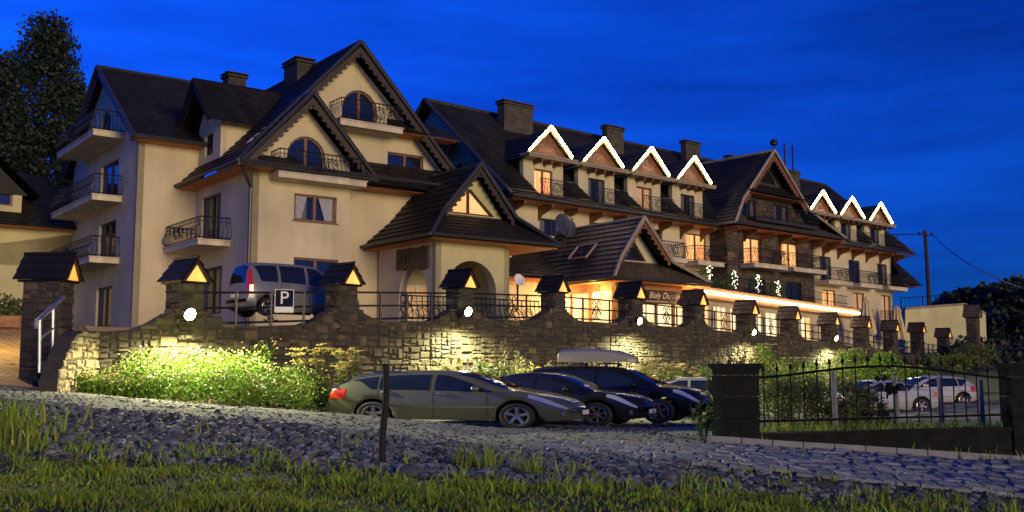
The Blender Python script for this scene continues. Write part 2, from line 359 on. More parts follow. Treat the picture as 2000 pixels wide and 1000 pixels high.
def railing(mb, fr, path, z0, h=1.0, step=.2, bow=.16, r=.017, outdir=None):
    """bowed wrought bars along a path of (a,b) points"""
    for (a0, b0), (a1, b1) in zip(path, path[1:]):
        l = math.hypot(a1 - a0, b1 - b0); n = max(2, int(l / step)); nx, nb = (b1 - b0) / l, -(a1 - a0) / l
        for zz, rr in ((h, .030), (.08, .024), (h * .80, .015)):
            mb.tube([fr.P(a0, b0, z0 + zz), fr.P(a1, b1, z0 + zz)], rr, 5)
        for i in range(n + 1):
            t = i / n; a, b = a0 + (a1 - a0) * t, b0 + (b1 - b0) * t
            pr = [(0, .05), (bow, .22), (bow * 1.1, .36), (bow * .2, .62), (0, h * .8), (0, h)] if bow else [(0, .05), (0, h)]
            mb.tube([fr.P(a + nx * o, b + nb * o, z0 + z) for o, z in pr], r, 4, cap=False)
        m = (a0 + a1) / 2, (b0 + b1) / 2
        if bow and l > 1.8:
            for s in (-1, 1):
                for rr in (.30, .19):
                    pts = [(m[0] + (a1 - a0) / l * (s * .32 + rr * math.cos(k * .7)), m[1] + (b1 - b0) / l * (s * .32 + rr * math.cos(k * .7)), .48 + rr * math.sin(k * .7)) for k in range(9)]
                    mb.tube([fr.P(p[0] + nx * bow * 1.2, p[1] + nb * bow * 1.2, z0 + p[2]) for p in pts], .022, 4, cap=False)
def balcony(fr, a0, a1, b, depth, z, parent, th=.2, h=1.0, slab='slab', ends=True, bow=.16, step=.2):
    mb = MB(); mb.box(fr, a0, a1, b - depth, b - .004, z - th, z); mb.box(fr, a0 - .05, a1 + .05, b - depth - .05, b - .006, z + .003, z + .05)
    s = mb.build('balcony', M[slab], parent); r = MB(); i = .07
    pth = [(a0 + i, b), (a0 + i, b - depth + i), (a1 - i, b - depth + i), (a1 - i, b)] if ends else [(a0 + i, b - depth + i), (a1 - i, b - depth + i)]
    railing(r, fr, pth, z + .05, h, step, bow); r.build('railing', M['iron'], s); return s
def chimney(fr, a0, a1, b0, b1, z0, z1, parent, pots=0):
    mb = MB(); mb.box(fr, a0, a1, b0, b1, z0, z1 - .28); mb.box(fr, a0 - .1, a1 + .1, b0 - .1, b1 + .1, z1 - .26, z1 - .14); mb.box(fr, a0 + .05, a1 - .05, b0 + .05, b1 - .05, z1 - .16, z1 - .06); mb.box(fr, a0 - .12, a1 + .12, b0 - .12, b1 + .12, z1 - .06, z1)
    c = mb.build('chimney', M['chimney'], parent)
    for k in range(pots):
        p = MB(); a = a0 + (a1 - a0) * (k + .5) / pots; q = fr.P(a, (b0 + b1) / 2, z1); p.tube([q, q + Vector((0, 0, 2.3))], .09, 8); p.build('flue_pipe', M['iron'], c)
    return c
def cells(a0, a1, z0, z1, w, h):
    """irregular ashlar: random splits down to stone size"""
    out = []; st = [(a0, a1, z0, z1)]
    while st:
        x0, x1, y0, y1 = st.pop(); W_, H_ = x1 - x0, y1 - y0
        big = W_ > w * 1.6 or H_ > h * 1.6
        if not big and (random.random() < .5 or (W_ < w * .8 and H_ < h * .8)): out.append((x0, x1, y0, y1)); continue
        t = random.uniform(.32, .68)
        if (W_ / w > H_ / h and W_ > w * .6): m = x0 + W_ * t; st += [(x0, m, y0, y1), (m, x1, y0, y1)]
        elif H_ > h * .6: m = y0 + H_ * t; st += [(x0, x1, y0, m), (x0, x1, m, y1)]
        else: out.append((x0, x1, y0, y1))
    return out
def stones(mb, fr, a0, a1, z0, z1, b=0., w=.55, h=.36, top=None, bot=None, proud=(.03, .10), gap=.018, holes=()):
    for x0, x1, y0, y1 in cells(a0, a1, z0, z1, w, h):
        if top: 
            tz = top((x0 + x1) / 2)
            if y0 > tz - .07: continue
            y1 = min(y1, tz)
        if bot and y1 < bot((x0 + x1) / 2): continue
        if any(x1 > q[0] and x0 < q[1] and y1 > q[2] and y0 < q[3] for q in holes):
            clip = False
            for q in holes:
                if x1 > q[0] and x0 < q[1] and y1 > q[2] and y0 < q[3]:
                    if x0 >= q[0] and x1 <= q[1] and y0 >= q[2] and y1 <= q[3]: clip = True
                    elif x0 < q[0] - .06: x1 = min(x1, q[0])
                    elif x1 > q[1] + .06: x0 = max(x0, q[1])
                    elif y1 > q[3] + .06: y0 = max(y0, q[3])
                    elif y0 < q[2] - .06: y1 = min(y1, q[2])
                    else: clip = True
            if clip: continue
        p = random.uniform(*proud); g = gap; i = g + min(.04, (x1 - x0) * .15, (y1 - y0) * .15); j = lambda: random.uniform(-.012, .012)
        o = [(x0 + g, y0 + g), (x1 - g, y0 + g), (x1 - g, y1 - g), (x0 + g, y1 - g)]
        q = [(x0 + i, y0 + i), (x1 - i, y0 + i), (x1 - i, y1 - i), (x0 + i, y1 - i)]
        vs = [fr.P(a + j(), b, z + j()) for a, z in o] + [fr.P(a + j(), b - p + j() * 1.5, z + j()) for a, z in q]
        mb.mesh(vs, [(4, 5, 6, 7), (0, 1, 5, 4), (1, 2, 6, 5), (2, 3, 7, 6), (3, 0, 4, 7)])
def leaves(mb, c, rx, ry, rz, n, size, shell=.5, up=.3, asp=.45):
    c = Vector(c)
    for _ in range(n):
        while True:
            d = Vector((random.uniform(-1, 1), random.uniform(-1, 1), random.uniform(-1, 1)))
            if shell < d.length < 1 or (d.length < 1 and random.random() < .25): break
        p = c + Vector((d.x * rx, d.y * ry, d.z * rz)); s = size * random.uniform(.6, 1.3)
        t = Vector((random.gauss(0, 1), random.gauss(0, 1), random.gauss(up, .8))).normalized()
        w = t.cross(Vector((random.gauss(0, 1), random.gauss(0, 1), random.gauss(0, 1)))).normalized() * s * asp; l = t * s
        k = w.cross(t) * .25
        mb.mesh([p, p + l * .5 + w + k, p + l, p + l * .5 - w + k], [(0, 1, 2), (0, 2, 3)])
def text(body, size, fr, a, b, z, m, parent, shear=0., align='CENTER'):
    cu = bpy.data.curves.new('lettering', 'FONT'); cu.body = body; cu.size = size; cu.align_x = align; cu.align_y = 'CENTER'; cu.extrude = .004; cu.shear = shear
    cu.materials.append(m); o = bpy.data.objects.new('lettering', cu); COL.objects.link(o); bpy.context.view_layer.update()
    me = bpy.data.meshes.new_from_object(o.evaluated_get(bpy.context.evaluated_depsgraph_get())); bpy.data.objects.remove(o)
    o = bpy.data.objects.new('lettering', me); COL.objects.link(o); p = fr.P(a, b, z)
    o.rotation_euler = (rad(90), 0, math.atan2(fr.d[1], fr.d[0])); o.parent = parent; o.location = p - ORG[parent.name]; ORG[o.name] = p
    return o
def point(loc, w, col, r=.08, name='lamp_light'):
    l = bpy.data.lights.new(name, 'POINT'); l.energy = w; l.color = col; l.shadow_soft_size = r
    o = bpy.data.objects.new(name, l); COL.objects.link(o); o.location = loc; return o
# ------------------------------------------------------------------ terrain
from mathutils import noise as NZ
PROF = [(-2600, [(3, .9), (12, 1.0), (19, 1.6), (25, 2.0), (40, 3.4), (400, 14), (2500, 60)]),
        (0, [(3, .1), (12, .15), (14.5, .22), (15.5, .30), (19, .88), (25, 1.06), (27, 1.15), (37, 3.0), (60, 3.2), (400, 12), (2500, 60)]),
        (110, [(3, .1), (12, .13), (14.5, .2), (15.4, .28), (18.9, .82), (24.8, .96), (27, 1.05), (37, 2.9), (60, 3.0), (400, 12), (2500, 60)]),
        (350, [(3, .05), (12, .1), (14.5, .18), (15.2, .25), (18.5, .66), (24.5, .73), (25.6, .55), (30, .6), (60, .6), (400, 12), (2500, 60)]),
        (700, [(3, .02), (14, .08), (15, .12), (18, .41), (24, .43), (25.4, .02), (30, 0), (60, 0), (400, 10), (2500, 60)]),
        (1000, [(3, 0), (13.5, .03), (15.5, .05), (18, .12), (24, .12), (25, .02), (40, -.1), (60, 0), (400, 10), (2500, 60)]),
        (1200, [(3, 0), (13, 0), (16.5, .08), (22, .10), (25, 0), (30, -.12), (40, -.2), (60, 0), (400, 10), (2500, 60)]),
        (1400, [(3, -.1), (12, -.1), (16.5, -.06), (20, .10), (24, .02), (30, -.1), (40, -.3), (60, 0), (80, .3), (400, 10), (2500, 60)]),
        (1700, [(3, -.3), (14, -.40), (16.7, -.32), (21.2, -.22), (21.5, .12), (25, .1), (36, -.25), (46, -.42), (62, .1), (80, 1.5), (110, 4), (400, 16), (2500, 60)]),
        (2000, [(3, -.5), (14, -.62), (17, -.58), (22.5, -.53), (22.8, .1), (26, .1), (36, -.1), (46, -.2), (60, .6), (80, 2.4), (120, 5), (200, 10), (400, 22), (2500, 60)]),
        (4600, [(3, -1.2), (17, -1.4), (24, -1.2), (40, 0), (80, 4), (200, 16), (400, 30), (2500, 60)])]
_f0, _f1 = at(1400, 720, 20), at(1966, 720, 22.4)
def fence_y(px): k = (px - 1000) / 2012; dx, dy = _f1.x - _f0.x, _f1.y - _f0.y; return _f0.y + dy * (k * _f0.y - _f0.x) / (dx - k * dy)
def _row(px):
    t = (px - 1400) / 600; u = (px - 1700) / 300; Y_ = fence_y(px) + .22; nz = -.06 - .52 * t; fz = .10 - .62 * t
    far = [(36, -.25 + .15 * max(0, u)), (46, -.42 + .2 * max(0, u)), (62, .1 + .6 * max(0, u)), (80, 1.2 + .9 * u), (110, 3.6 + .8 * u), (400, 18 + 4 * u), (2500, 60)]
    return (px, [(3, -.1 - .4 * t), (14, -.12 - .5 * t), (16.7, nz), (Y_ - .02, fz), (Y_ + .05, .12), (26, .1)] + far)
i0 = [p[0] for p in PROF].index(1700); PROF = [p for p in PROF if p[0] not in (1700, 2000)]; PROF[-1:-1] = [_row(p) for p in (1480, 1540, 1600, 1660, 1720, 1780, 1840, 1900, 1960, 2030)]
def _pl(p, y):
    if y <= p[0][0]: return p[0][1]
    for (y0, z0), (y1, z1) in zip(p, p[1:]):
        if y <= y1: return z0 + (z1 - z0) * (y - y0) / (y1 - y0)
    return p[-1][1]
def gz(x, y, rough=True):
    y = max(y, .5); px = 1000 + 2012 * x / y; z = None
    if px <= PROF[0][0]: z = _pl(PROF[0][1], y)
    elif px >= PROF[-1][0]: z = _pl(PROF[-1][1], y)
    else:
        for (p0, a), (p1, b) in zip(PROF, PROF[1:]):
            if px <= p1: t = (px - p0) / (p1 - p0); z = _pl(a, y) * (1 - t) + _pl(b, y) * t; break
    if rough: z += .05 * NZ.noise(Vector((x * .6, y * .6, 0))) + .02 * NZ.noise(Vector((x * 2.3, y * 2.3, 3)))
    return z
def curve(pts, px): return _pl(pts, px)
def sheet(name, pxs, rows, m, dz=0., kind='structure'):
    mb = MB(); n = len(pxs); vs = []
    for t in rows:
        for p in pxs:
            y = t(p) if callable(t) else t; x = X_at(p, y); vs.append((x, y, gz(x, y) + dz))
    mb.mesh(vs, [(r * n + i, r * n + i + 1, (r + 1) * n + i + 1, (r + 1) * n + i) for r in range(len(rows) - 1) for i in range(n - 1)])
    return tag(mb.build(name, m, smooth=True), kind=kind)
ys = [1, 3, 5, 7, 9] + [10 + .35 * i for i in range(52)] + [28.4 + .8 * i for i in range(28)] + [52, 56, 60, 66, 72, 80, 90, 105, 125, 150, 200, 280, 400, 700, 1200, 2400]
pxs = list(range(-2600, -200, 200)) + list(range(-200, 2200, 30)) + list(range(2200, 4601, 200))
sheet('ground', pxs, ys, M['ground'])
FAR = [(-800, 26), (0, 25), (350, 24.4), (700, 24.1), (1000, 24), (1200, 23.4), (1320, 21.5), (1400, 19.9), (2000, 22.2), (2600, 24)]
NEAR = [(-800, 20), (0, 19), (350, 18.5), (700, 18), (1000, 17.6), (1200, 16.7), (1450, 16.6), (2000, 17), (2600, 17.5)]
rp = list(range(-700, 2500, 20))
sheet('road', rp, [(lambda p, t=t: curve(NEAR, p) + (curve(FAR, p) - curve(NEAR, p)) * t) for t in [i / 14 for i in range(15)]], M['road'], .008)
# parking lot behind the road
PK0 = [(600, 25.2), (1000, 24.7), (1300, 23.6), (1400, 22.5), (1700, 24), (2100, 26)]
PK1 = [(600, 31), (900, 34), (1200, 40), (1500, 44), (1800, 50), (2100, 50)]
sheet('parking_lot', list(range(620, 2080, 20)), [(lambda p, t=t: curve(PK0, p) + (curve(PK1, p) - curve(PK0, p)) * t) for t in [i / 14 for i in range(15)]], M['road'], .006)
sheet('driveway', list(range(-260, 78, 13)), [25.2 + .5 * i for i in range(28)], M['paver'], .012)
# hand-laid cobbles beside the kerb
CN = [(1020, 17.6), (1190, 16.6), (1450, 16.5), (2000, 16.9), (2500, 17.4)]
CF = [(1020, 19.0), (1300, 19.3), (1400, 19.3), (1700, 20.7), (2000, 21.9), (2500, 23.2)]
mb = MB(); x = X_at(1030, 18)
rows = 15
for r in range(rows):
    s = X_at(1015 + random.random() * 60, 18)
    while s < 15:
        w = random.uniform(.26, .48); px = 1000 + 2012 * s / 18.5
        y0, y1 = curve(CN, px), curve(CF, px); d = (y1 - y0) / rows; ya, yb = y0 + d * r + .014, y0 + d * (r + 1) - .014
        ra = lambda: random.uniform(-.012, .012)
        q = [(s + .012 + ra(), ya + ra()), (s + w - .012 + ra(), ya + ra()), (s + w - .012 + ra(), yb + ra()), (s + .012 + ra(), yb + ra())]
        c = ((q[0][0] + q[2][0]) / 2, (q[0][1] + q[2][1]) / 2); h = random.uniform(.045, .085)
        lo = [(a, b, gz(a, b) - .03) for a, b in q]; md = [(a, b, gz(a, b) + h * .6) for a, b in q]
        hi = [(c[0] + (a - c[0]) * .80, c[1] + (b - c[1]) * .80, gz(a, b) + h + ra() * .6) for a, b in q]
        if random.random() > .05: mb.mesh(lo + md + hi, [(0, 1, 5, 4), (1, 2, 6, 5), (2, 3, 7, 6), (3, 0, 4, 7), (4, 5, 9, 8), (5, 6, 10, 9), (6, 7, 11, 10), (7, 4, 8, 11), (8, 9, 10, 11)])
        s += w
tag(mb.build('cobbled_path', M['cobble']), kind='structure')
# loose stones: one small faceted shape, turned and stretched
_t = (1 + 5 ** .5) / 2
ICO = [Vector(v).normalized() for v in ((-1, _t, 0), (1, _t, 0), (-1, -_t, 0), (1, -_t, 0), (0, -1, _t), (0, 1, _t), (0, -1, -_t), (0, 1, -_t), (_t, 0, -1), (_t, 0, 1), (-_t, 0, -1), (-_t, 0, 1))]
ICF = [(0, 11, 5), (0, 5, 1), (0, 1, 7), (0, 7, 10), (0, 10, 11), (1, 5, 9), (5, 11, 4), (11, 10, 2), (10, 7, 6), (7, 1, 8), (3, 9, 4), (3, 4, 2), (3, 2, 6), (3, 6, 8), (3, 8, 9), (4, 9, 5), (2, 4, 11), (6, 2, 10), (8, 6, 7), (9, 8, 1)]
def pebble(mb, x, y, s, flat=.6, z=None):
    R = Euler((random.uniform(-.4, .4), random.uniform(-.4, .4), random.random() * 6.3)).to_matrix(); sx, sy = s * random.uniform(.8, 1.5), s * random.uniform(.6, 1.1)
    z = gz(x, y) if z is None else z
    mb.mesh([Vector((x, y, z + s * flat * .3)) + R @ Vector((v.x * sx * random.uniform(.8, 1.15), v.y * sy * random.uniform(.8, 1.15), v.z * s * flat * random.uniform(.8, 1.15))) for v in ICO], ICF)
GB = [(-800, 15.4), (0, 15.0), (350, 14.8), (700, 14.3), (1000, 13.9), (1400, 13.7), (1750, 14.3), (2000, 15), (2600, 15)]
mb = MB()
for _ in range(12500):
    px = random.uniform(-150, 1330); n, g = curve(NEAR, px), curve(GB, px); t = random.random(); y = g - .3 + (n + .5 - g) * t
    pebble(mb, X_at(px, y), y, random.choice((.018, .022, .028, .034, .042, .055, .085)) * random.uniform(.7, 1.2))
for _ in range(900):
    px = random.uniform(1150, 2100); n, g = curve(NEAR, px), curve(GB, px); y = g - .2 + (n - g) * random.random()
    pebble(mb, X_at(px, y), y, random.choice((.02, .03, .04, .07)) * random.uniform(.7, 1.3))
for _ in range(5200):
    px = random.uniform(-150, 1420); n, g = curve(NEAR, px), curve(FAR, px); y = n + (g + .5 - n) * random.random()
    pebble(mb, X_at(px, y), y, random.choice((.018, .025, .03, .045)) * random.uniform(.7, 1.3), .5)
for _ in range(1800):
    px = random.uniform(900, 2000); y0, y1 = curve(PK0, px), curve(PK1, px); y = y0 - .6 + (min(y1, 34) - y0) * random.random() ** 1.5
    pebble(mb, X_at(px, y), y, random.choice((.03, .04, .06)) * random.uniform(.7, 1.3), .5)
tag(mb.build('gravel', M['gravel']), 'loose grey gravel and river stones on the road bank', 'gravel', kind='stuff')
for px, py, s, lab in ((580, 866, .19, 'long flat pale boulder on the gravel bank left of the stake'), (802, 928, .22, 'broad low boulder in the grass edge right of the stake'), (930, 897, .19, 'upright rounded boulder among weeds right of the stake'), (966, 912, .13, 'small pale egg shaped stone beside the two boulders near the grass'),
                       (1178, 918, .15, 'pale rounded stone lying on the dark bank below the cobbles'), (1306, 938, .20, 'flat bluish slab stone at the grass edge below the cobbles'), (935, 935, .17, 'dark rounded boulder half sunk in the grass edge'), (1225, 955, .16, 'flat bluish stone lying in the grass at the bottom of the bank')):
    Y = 14.6
    for _ in range(30):
        p = at(px, py, Y); d = p.z - gz(p.x, p.y); Y -= d * -6 if d < 0 else d * -6; Y = max(12, min(19, Y))
    m2 = MB(); pebble(m2, p.x, Y, s, .62); o = m2.build('boulder', M['gravel'], loc=(p.x, Y, gz(p.x, Y)), smooth=False)
    bv = o.modifiers.new('round', 'SUBSURF'); bv.levels = bv.render_levels = 2
    tag(o, lab, 'stone', 'boulders along the grass edge')
# grass
def blade(mb, x, y, h, w, lean=.5, z=None):
    z = gz(x, y) - .01 if z is None else z; a = random.random() * 6.283; l = random.uniform(.1, lean) * h; dx, dy = math.cos(a) * l, math.sin(a) * l
    b = random.random() * 6.283; wx, wy = math.cos(b) * w, math.sin(b) * w
    mb.mesh([(x - wx, y - wy, z), (x + wx, y + wy, z), (x + dx * .35 + wx * .8, y + dy * .35 + wy * .8, z + h * .55), (x + dx * .35 - wx * .8, y + dy * .35 - wy * .8, z + h * .55), (x + dx, y + dy, z + h)], [(0, 1, 2, 3), (3, 2, 4)])
mb = MB()
for _ in range(38000):
    px = random.uniform(-250, 2150); g = curve(GB, px) + .5 * NZ.noise(Vector((px * .013, 0, 5))); y = 8.6 + (g - 8.6) * random.random() ** .8; x = X_at(px, y)
    c = NZ.noise(Vector((x * .8, y * .8, 1))) + .7 * NZ.noise(Vector((x * 2.6, y * 2.6, 2)))
    if c < -.16 and random.random() < .6: continue
    k = .8 + 1.5 * max(0, c)
    if y > g - 1.2: k *= .65
    blade(mb, x, y, random.uniform(.035, .105) * k, random.choice((.006, .009, .012, .018)), random.choice((.6, .9, 1.4)))
for _ in range(150):
    px = random.uniform(0, 2000); g = curve(GB, px); y = g - .4 + random.uniform(-1.5, 1.6); x0 = X_at(px, y)
    for _ in range(random.randint(6, 18)): blade(mb, x0 + random.gauss(0, .07), y + random.gauss(0, .07), random.uniform(.10, .24), random.uniform(.008, .016), .9)
for _ in range(420):
    px = random.gauss(0, 55); y = random.uniform(15, 17.5); x0 = X_at(px, y); blade(mb, x0, y, random.uniform(.2, .62), random.uniform(.01, .02), .8)
for _ in range(1500):
    px = random.uniform(1390, 1990); y = random.uniform(21.5, 25) if px > 1500 else random.uniform(20.2, 23); x0 = X_at(px, y); blade(mb, x0, y, random.uniform(.08, .3), random.uniform(.01, .02), .7)
for _ in range(500):
    px = random.uniform(1100, 2000); y = curve(NEAR, px) + random.choice((-.15, 2.6)) + random.gauss(0, .35); x0 = X_at(px, y); blade(mb, x0, y, random.uniform(.05, .16), .012, .8)
tag(mb.build('grass', M['grass']), 'rough green and straw coloured grass along the bottom edge', 'grass', kind='stuff')
# kerb beside the cobbles
KL = [(1385, 19.45), (1500, 19.9), (1700, 20.9), (2000, 22.1), (2500, 23.6)]
k = MB()
for i in range(1385, 2480, 60):
    p, q = [(X_at(c, curve(KL, c)), curve(KL, c)) for c in (i + 1, i + 59)]
    zt = [gz(p[0], p[1], False) + .17, gz(q[0], q[1], False) + .17]
    k.hexa([(p[0], p[1], zt[0] - .4), (q[0], q[1], zt[1] - .4), (q[0] - .05, q[1] + .16, zt[1] - .4), (p[0] - .05, p[1] + .16, zt[0] - .4), (p[0], p[1], zt[0]), (q[0], q[1], zt[1]), (q[0] - .05, q[1] + .16, zt[1]), (p[0] - .05, p[1] + .16, zt[0])])
tag(k.build('kerb', M['kerb']), kind='structure')
# ------------------------------------------------------------------ terrace retaining wall, lantern pillars, railings, floodlights
W0 = at(370, 640, 29); WF = Fr((W0.x, W0.y), (.613, .79))
PA = [0, 6.0, 12.0, 18.06, 24.46, 30.75, 37.06, 43.2, 49.85, 56.1, 62.5, 69.3, 76.9]
PZ = [2.65, 3.01, 3.33, 3.55, 3.61, 3.59, 3.49, 3.38, 3.22, 2.95, 2.68, 2.58, 2.43]
PT = [4.61, 4.93, 5.19, 5.39, 5.55, 5.54, 5.33, 5.27, 5.17, 5.18, 5.13, 5.2, 4.98]
def cop(a): return _pl([(-3.2, 2.45)] + list(zip(PA, PZ)), a)
def wtop(a):
    d = min(abs(a - p) for p in PA) - .5
    return cop(a) + .5 * max(0, 1 - max(d, 0) / 1.3) ** 1.6
wt = thing('retaining_wall', 'long rough stone retaining wall holding up the lit terrace', 'wall', WF.P(0, 0, .5))
core = MB(); n = 150; A0, A1 = -2.75, 78.0
for i in range(n):
    a, b = A0 + (A1 - A0) * i / n, A0 + (A1 - A0) * (i + 1) / n
    core.hexa([WF.P(a, .02, -.8), WF.P(b, .02, -.8), WF.P(b, .5, -.8), WF.P(a, .5, -.8), WF.P(a, .02, wtop(a) - .02), WF.P(b, .02, wtop(b) - .02), WF.P(b, .5, wtop(b) - .02), WF.P(a, .5, wtop(a) - .02)])
core.build('wall_core', M['mortar'], wt)
st = MB(); stones(st, WF, A0, 46, -.2, 4.2, .02, .44, .27, wtop, proud=(.02, .09)); stones(st, WF, 46, A1, -.2, 3.9, .02, .58, .36, wtop, proud=(.02, .09))
st.build('stone_facing', M['stone'], wt)
# flared end of the wall beside the steps
e0 = at(114, 757, 24.0); e1 = WF.P(-2.7, 0, 0); EF = Fr((e0.x, e0.y), (e1.x - e0.x, e1.y - e0.y))
el = (Vector((e1.x, e1.y)) - Vector((e0.x, e0.y))).length
ETOP = [EF.uv(*p) for p in ((113, 752), (122, 722), (135, 688), (150, 657), (166, 646), (205, 647), (252, 640))] + [(el + .05, 2.42)]
def etop(a): return _pl(ETOP, a)
fw = thing('flared_wall', 'pale floodlit stone wall end curving down beside the steps', 'wall', EF.P(1, 0, .8))
c = MB()
for i in range(24):
    a, b = el * i / 24, el * (i + 1) / 24
    c.hexa([EF.P(a, .03, 0), EF.P(b, .03, 0), EF.P(b, .45, 0), EF.P(a, .45, 0), EF.P(a, .03, etop(a)), EF.P(b, .03, etop(b)), EF.P(b, .45, etop(b)), EF.P(a, .45, etop(a))])
c.build('wall_core', M['mortar'], fw)
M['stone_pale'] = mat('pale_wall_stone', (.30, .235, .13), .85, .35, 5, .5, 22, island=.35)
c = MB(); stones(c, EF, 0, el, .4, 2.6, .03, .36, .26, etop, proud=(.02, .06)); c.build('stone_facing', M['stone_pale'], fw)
ORD = ['first', 'second', 'third', 'fourth', 'fifth', 'sixth', 'seventh', 'eighth', 'ninth', 'tenth', 'eleventh', 'twelfth', 'thirteenth']
def pillar(fr, a, z0, zc, zt, w, d, label, group, rm='roof', glow='lantern'):
    """square stone pillar with a little shingled gable house on top, its gable a lit pane"""
    t = thing('lantern_pillar', label, 'pillar', fr.P(a, d / 2, z0), group)
    c = MB(); c.box(fr, a - w / 2, a + w / 2, 0, d, z0, zc); c.build('pillar_core', M['mortar'], t)
    s = MB(); stones(s, fr, a - w / 2, a + w / 2, z0, zc, 0, .42, .24, proud=(.02, .07))
    lf = fr.left(a - w / 2, 0); stones(s, lf, -d, 0, z0, zc, 0, .42, .24, proud=(.02, .07)); s.build('stone_facing', M['stone'], t)
    ov = .15; h = zt - zc; a0, a1, b0, b1 = a - w / 2 - ov, a + w / 2 + ov, -.22, d + .22
    r = MB(); P = fr.P; roof(r, P(a0, b1, zc), P(a0, b0, zc), P(a, b0, zt), P(a, b1, zt), .28, .04); roof(r, P(a1, b0, zc), P(a1, b1, zc), P(a, b1, zt), P(a, b0, zt), .28, .04)
    r.prism(fr, [(a0 + .05, zc - .06), (a1 - .05, zc - .06), (a1 - .05, zc + .002), (a0 + .05, zc + .002)], b0 + .1, b1 - .1)
    r.tube([P(a, b0, zt + .04), P(a, b1, zt + .04)], .05, 5); rr = r.build('cap_roof', M[rm], t)
    f = MB()
    for sg in (-1, 1):
        f.prism(fr, [(a + sg * (w / 2 + ov - .03), zc), (a, zt - .03), (a, zt - .15), (a + sg * (w / 2 + ov - .16), zc)], b0 + .01, b0 + .07)
    f.build('cap_frame', M['wood_dark'], rr)
    g = MB(); k = w / 2 + ov - .17; g.prism(fr, [(a - k, zc + .012), (a + k, zc + .012), (a, zt - .17)], b0 + .075, b0 + .14); g.build('lamp_panel', M[glow], t)
    return t
for i, (a, z, zt) in enumerate(zip(PA, PZ, PT)):
    w = .74 if i < 4 else .85; rm = 'roof' if i < 5 else 'roof_brown'
    pillar(WF.back(-.10), a, z - .35, zt - (.66 if i < 4 else .74), zt, w, w, 'stone lantern pillar with glowing gable, %s from the left on the terrace wall' % ORD[i], 'lantern pillars along the terrace wall', rm)
xp = at(131, 640, 27.8); XF = Fr((xp.x, xp.y), (.10, .995))
pillar(XF.back(0), -.1, .9, 3.88, 4.58, .66, 1.05, 'big stone gate pillar with dark cap roof beside the steps at far left', 'end pillars with dark cap roofs')
for i in range(len(PA) - 1):
    a0, a1 = PA[i] + .5, PA[i + 1] - .5; t = thing('railing_panel', 'black iron terrace railing panel between the %s and %s lantern pillars from the left' % (ORD[i], ORD[i + 1]), 'railing', WF.P((a0 + a1) / 2, .15, cop((a0 + a1) / 2)), 'railing panels on the terrace wall')
    z = lambda a, h: cop(a) + h
    r = MB()
    for h in (.10, .55, 1.0): r.tube([WF.P(a0 - .03, .16, z(a0, h)), WF.P(a1 + .03, .16, z(a1, h))], .035, 5)
    r.build('rail', M['iron'], t)
    for f in (.24, .5, .76) if i < 2 else (.3, .7):
        p = MB(); a = a0 + (a1 - a0) * f; p.tube([WF.P(a, .16, z(a, -.05)), WF.P(a, .16, z(a, 1.04))], .045, 6); p.build('post', M['iron'], t)
    q = MB(); m = (a0 + a1) / 2
    for s in (-1, 1):
        for rr, dz in ((.17, .78), (.20, .33)):
            q.tube([WF.P(m + s * (.19 + rr * math.cos(k * .75) * .8), .16, z(m, dz + rr * math.sin(k * .75))) for k in range(8)], .022, 4)
        q.tube([WF.P(m, .16, z(m, .12)), WF.P(m + s * .3, .16, z(m, .42)), WF.P(m, .16, z(m, .72))], .022, 4)
    q.build('scroll', M['iron'], t)
def floodlight(a, z, watts, label):
    t = thing('floodlight', label, 'floodlight', WF.P(a, -.55, z), 'floodlights along the terrace wall')
    c = MB(); c.tube([WF.P(a, -.1, z - .1), WF.P(a, -.5, z + .02)], .03, 6); c.build('arm', M['iron'], t)
    Rm = Matrix.Translation(WF.P(a, -.6, z)) @ Vector((WF.n[0], WF.n[1], -.35)).to_track_quat('Z', 'Y').to_matrix().to_4x4()
    h = MB(); h.lathe([(0, -.14), (.12, -.13), (.16, .06), (.19, .10), (.175, .10)], 16, Rm); h.build('housing', M['iron'], t, smooth=True)
    g = MB(); g.lathe([(.17, .09), (.15, .13), (.09, .16), (0, .175)], 16, Rm); g.build('lens', M['flood'], t, smooth=True)
    l = bpy.data.lights.new('flood_beam', 'SPOT'); l.energy = watts; l.color = (1, .93, .47); l.spot_size = rad(172); l.spot_blend = .5; l.shadow_soft_size = .12
    o = bpy.data.objects.new('flood_beam', l); COL.objects.link(o); o.parent = t; o.location = WF.P(a, -.98, z - .1) - ORG[t.name]
    n = Vector((WF.n[0] * .45, WF.n[1] * .45, -1)); o.rotation_euler = n.to_track_quat('-Z', 'Y').to_euler()
for (px, py), wts, lb in zip(((372, 612), (915, 607), (1250, 626), (1473, 648), (1634, 660)), (4200, 4300, 3900, 3900, 3900), ('blazing floodlight on the wall above the bright shrub bank at left', 'floodlight on the terrace wall below the arched porch', 'floodlight on the terrace wall below the shingled pavilion', 'floodlight on the wall below the seventh lantern pillar', 'rightmost floodlight on the wall, above the gate')):
    a, z = WF.uv(px, py, -.7); floodlight(a, z, wts, lb)
# terrace paving behind the wall
mb = MB(); vs = []
for i in range(40):
    a = -3 + 82 * i / 39; z = cop(a) - .12; vs += [WF.P(a, .45, z), WF.P(a, min(30, .8 + (a + 3) * 1.5), z + .3)]
mb.mesh(vs, [(2 * i, 2 * i + 2, 2 * i + 3, 2 * i + 1) for i in range(39)]); tag(mb.build('terrace', M['paver']), kind='structure')
# ------------------------------------------------------------------ guest house (left), frame: a along its street front, b backwards
GC = at(487, 600, 44); GF = Fr((GC.x, GC.y), (.8, .6)); GL = GF.left(0)
gh = thing('guest_house', 'cream gabled guest house with dark shingle roofs and iron balconies at left', 'house', GF.P(5, 4, 3.2))
wallz = 3.0
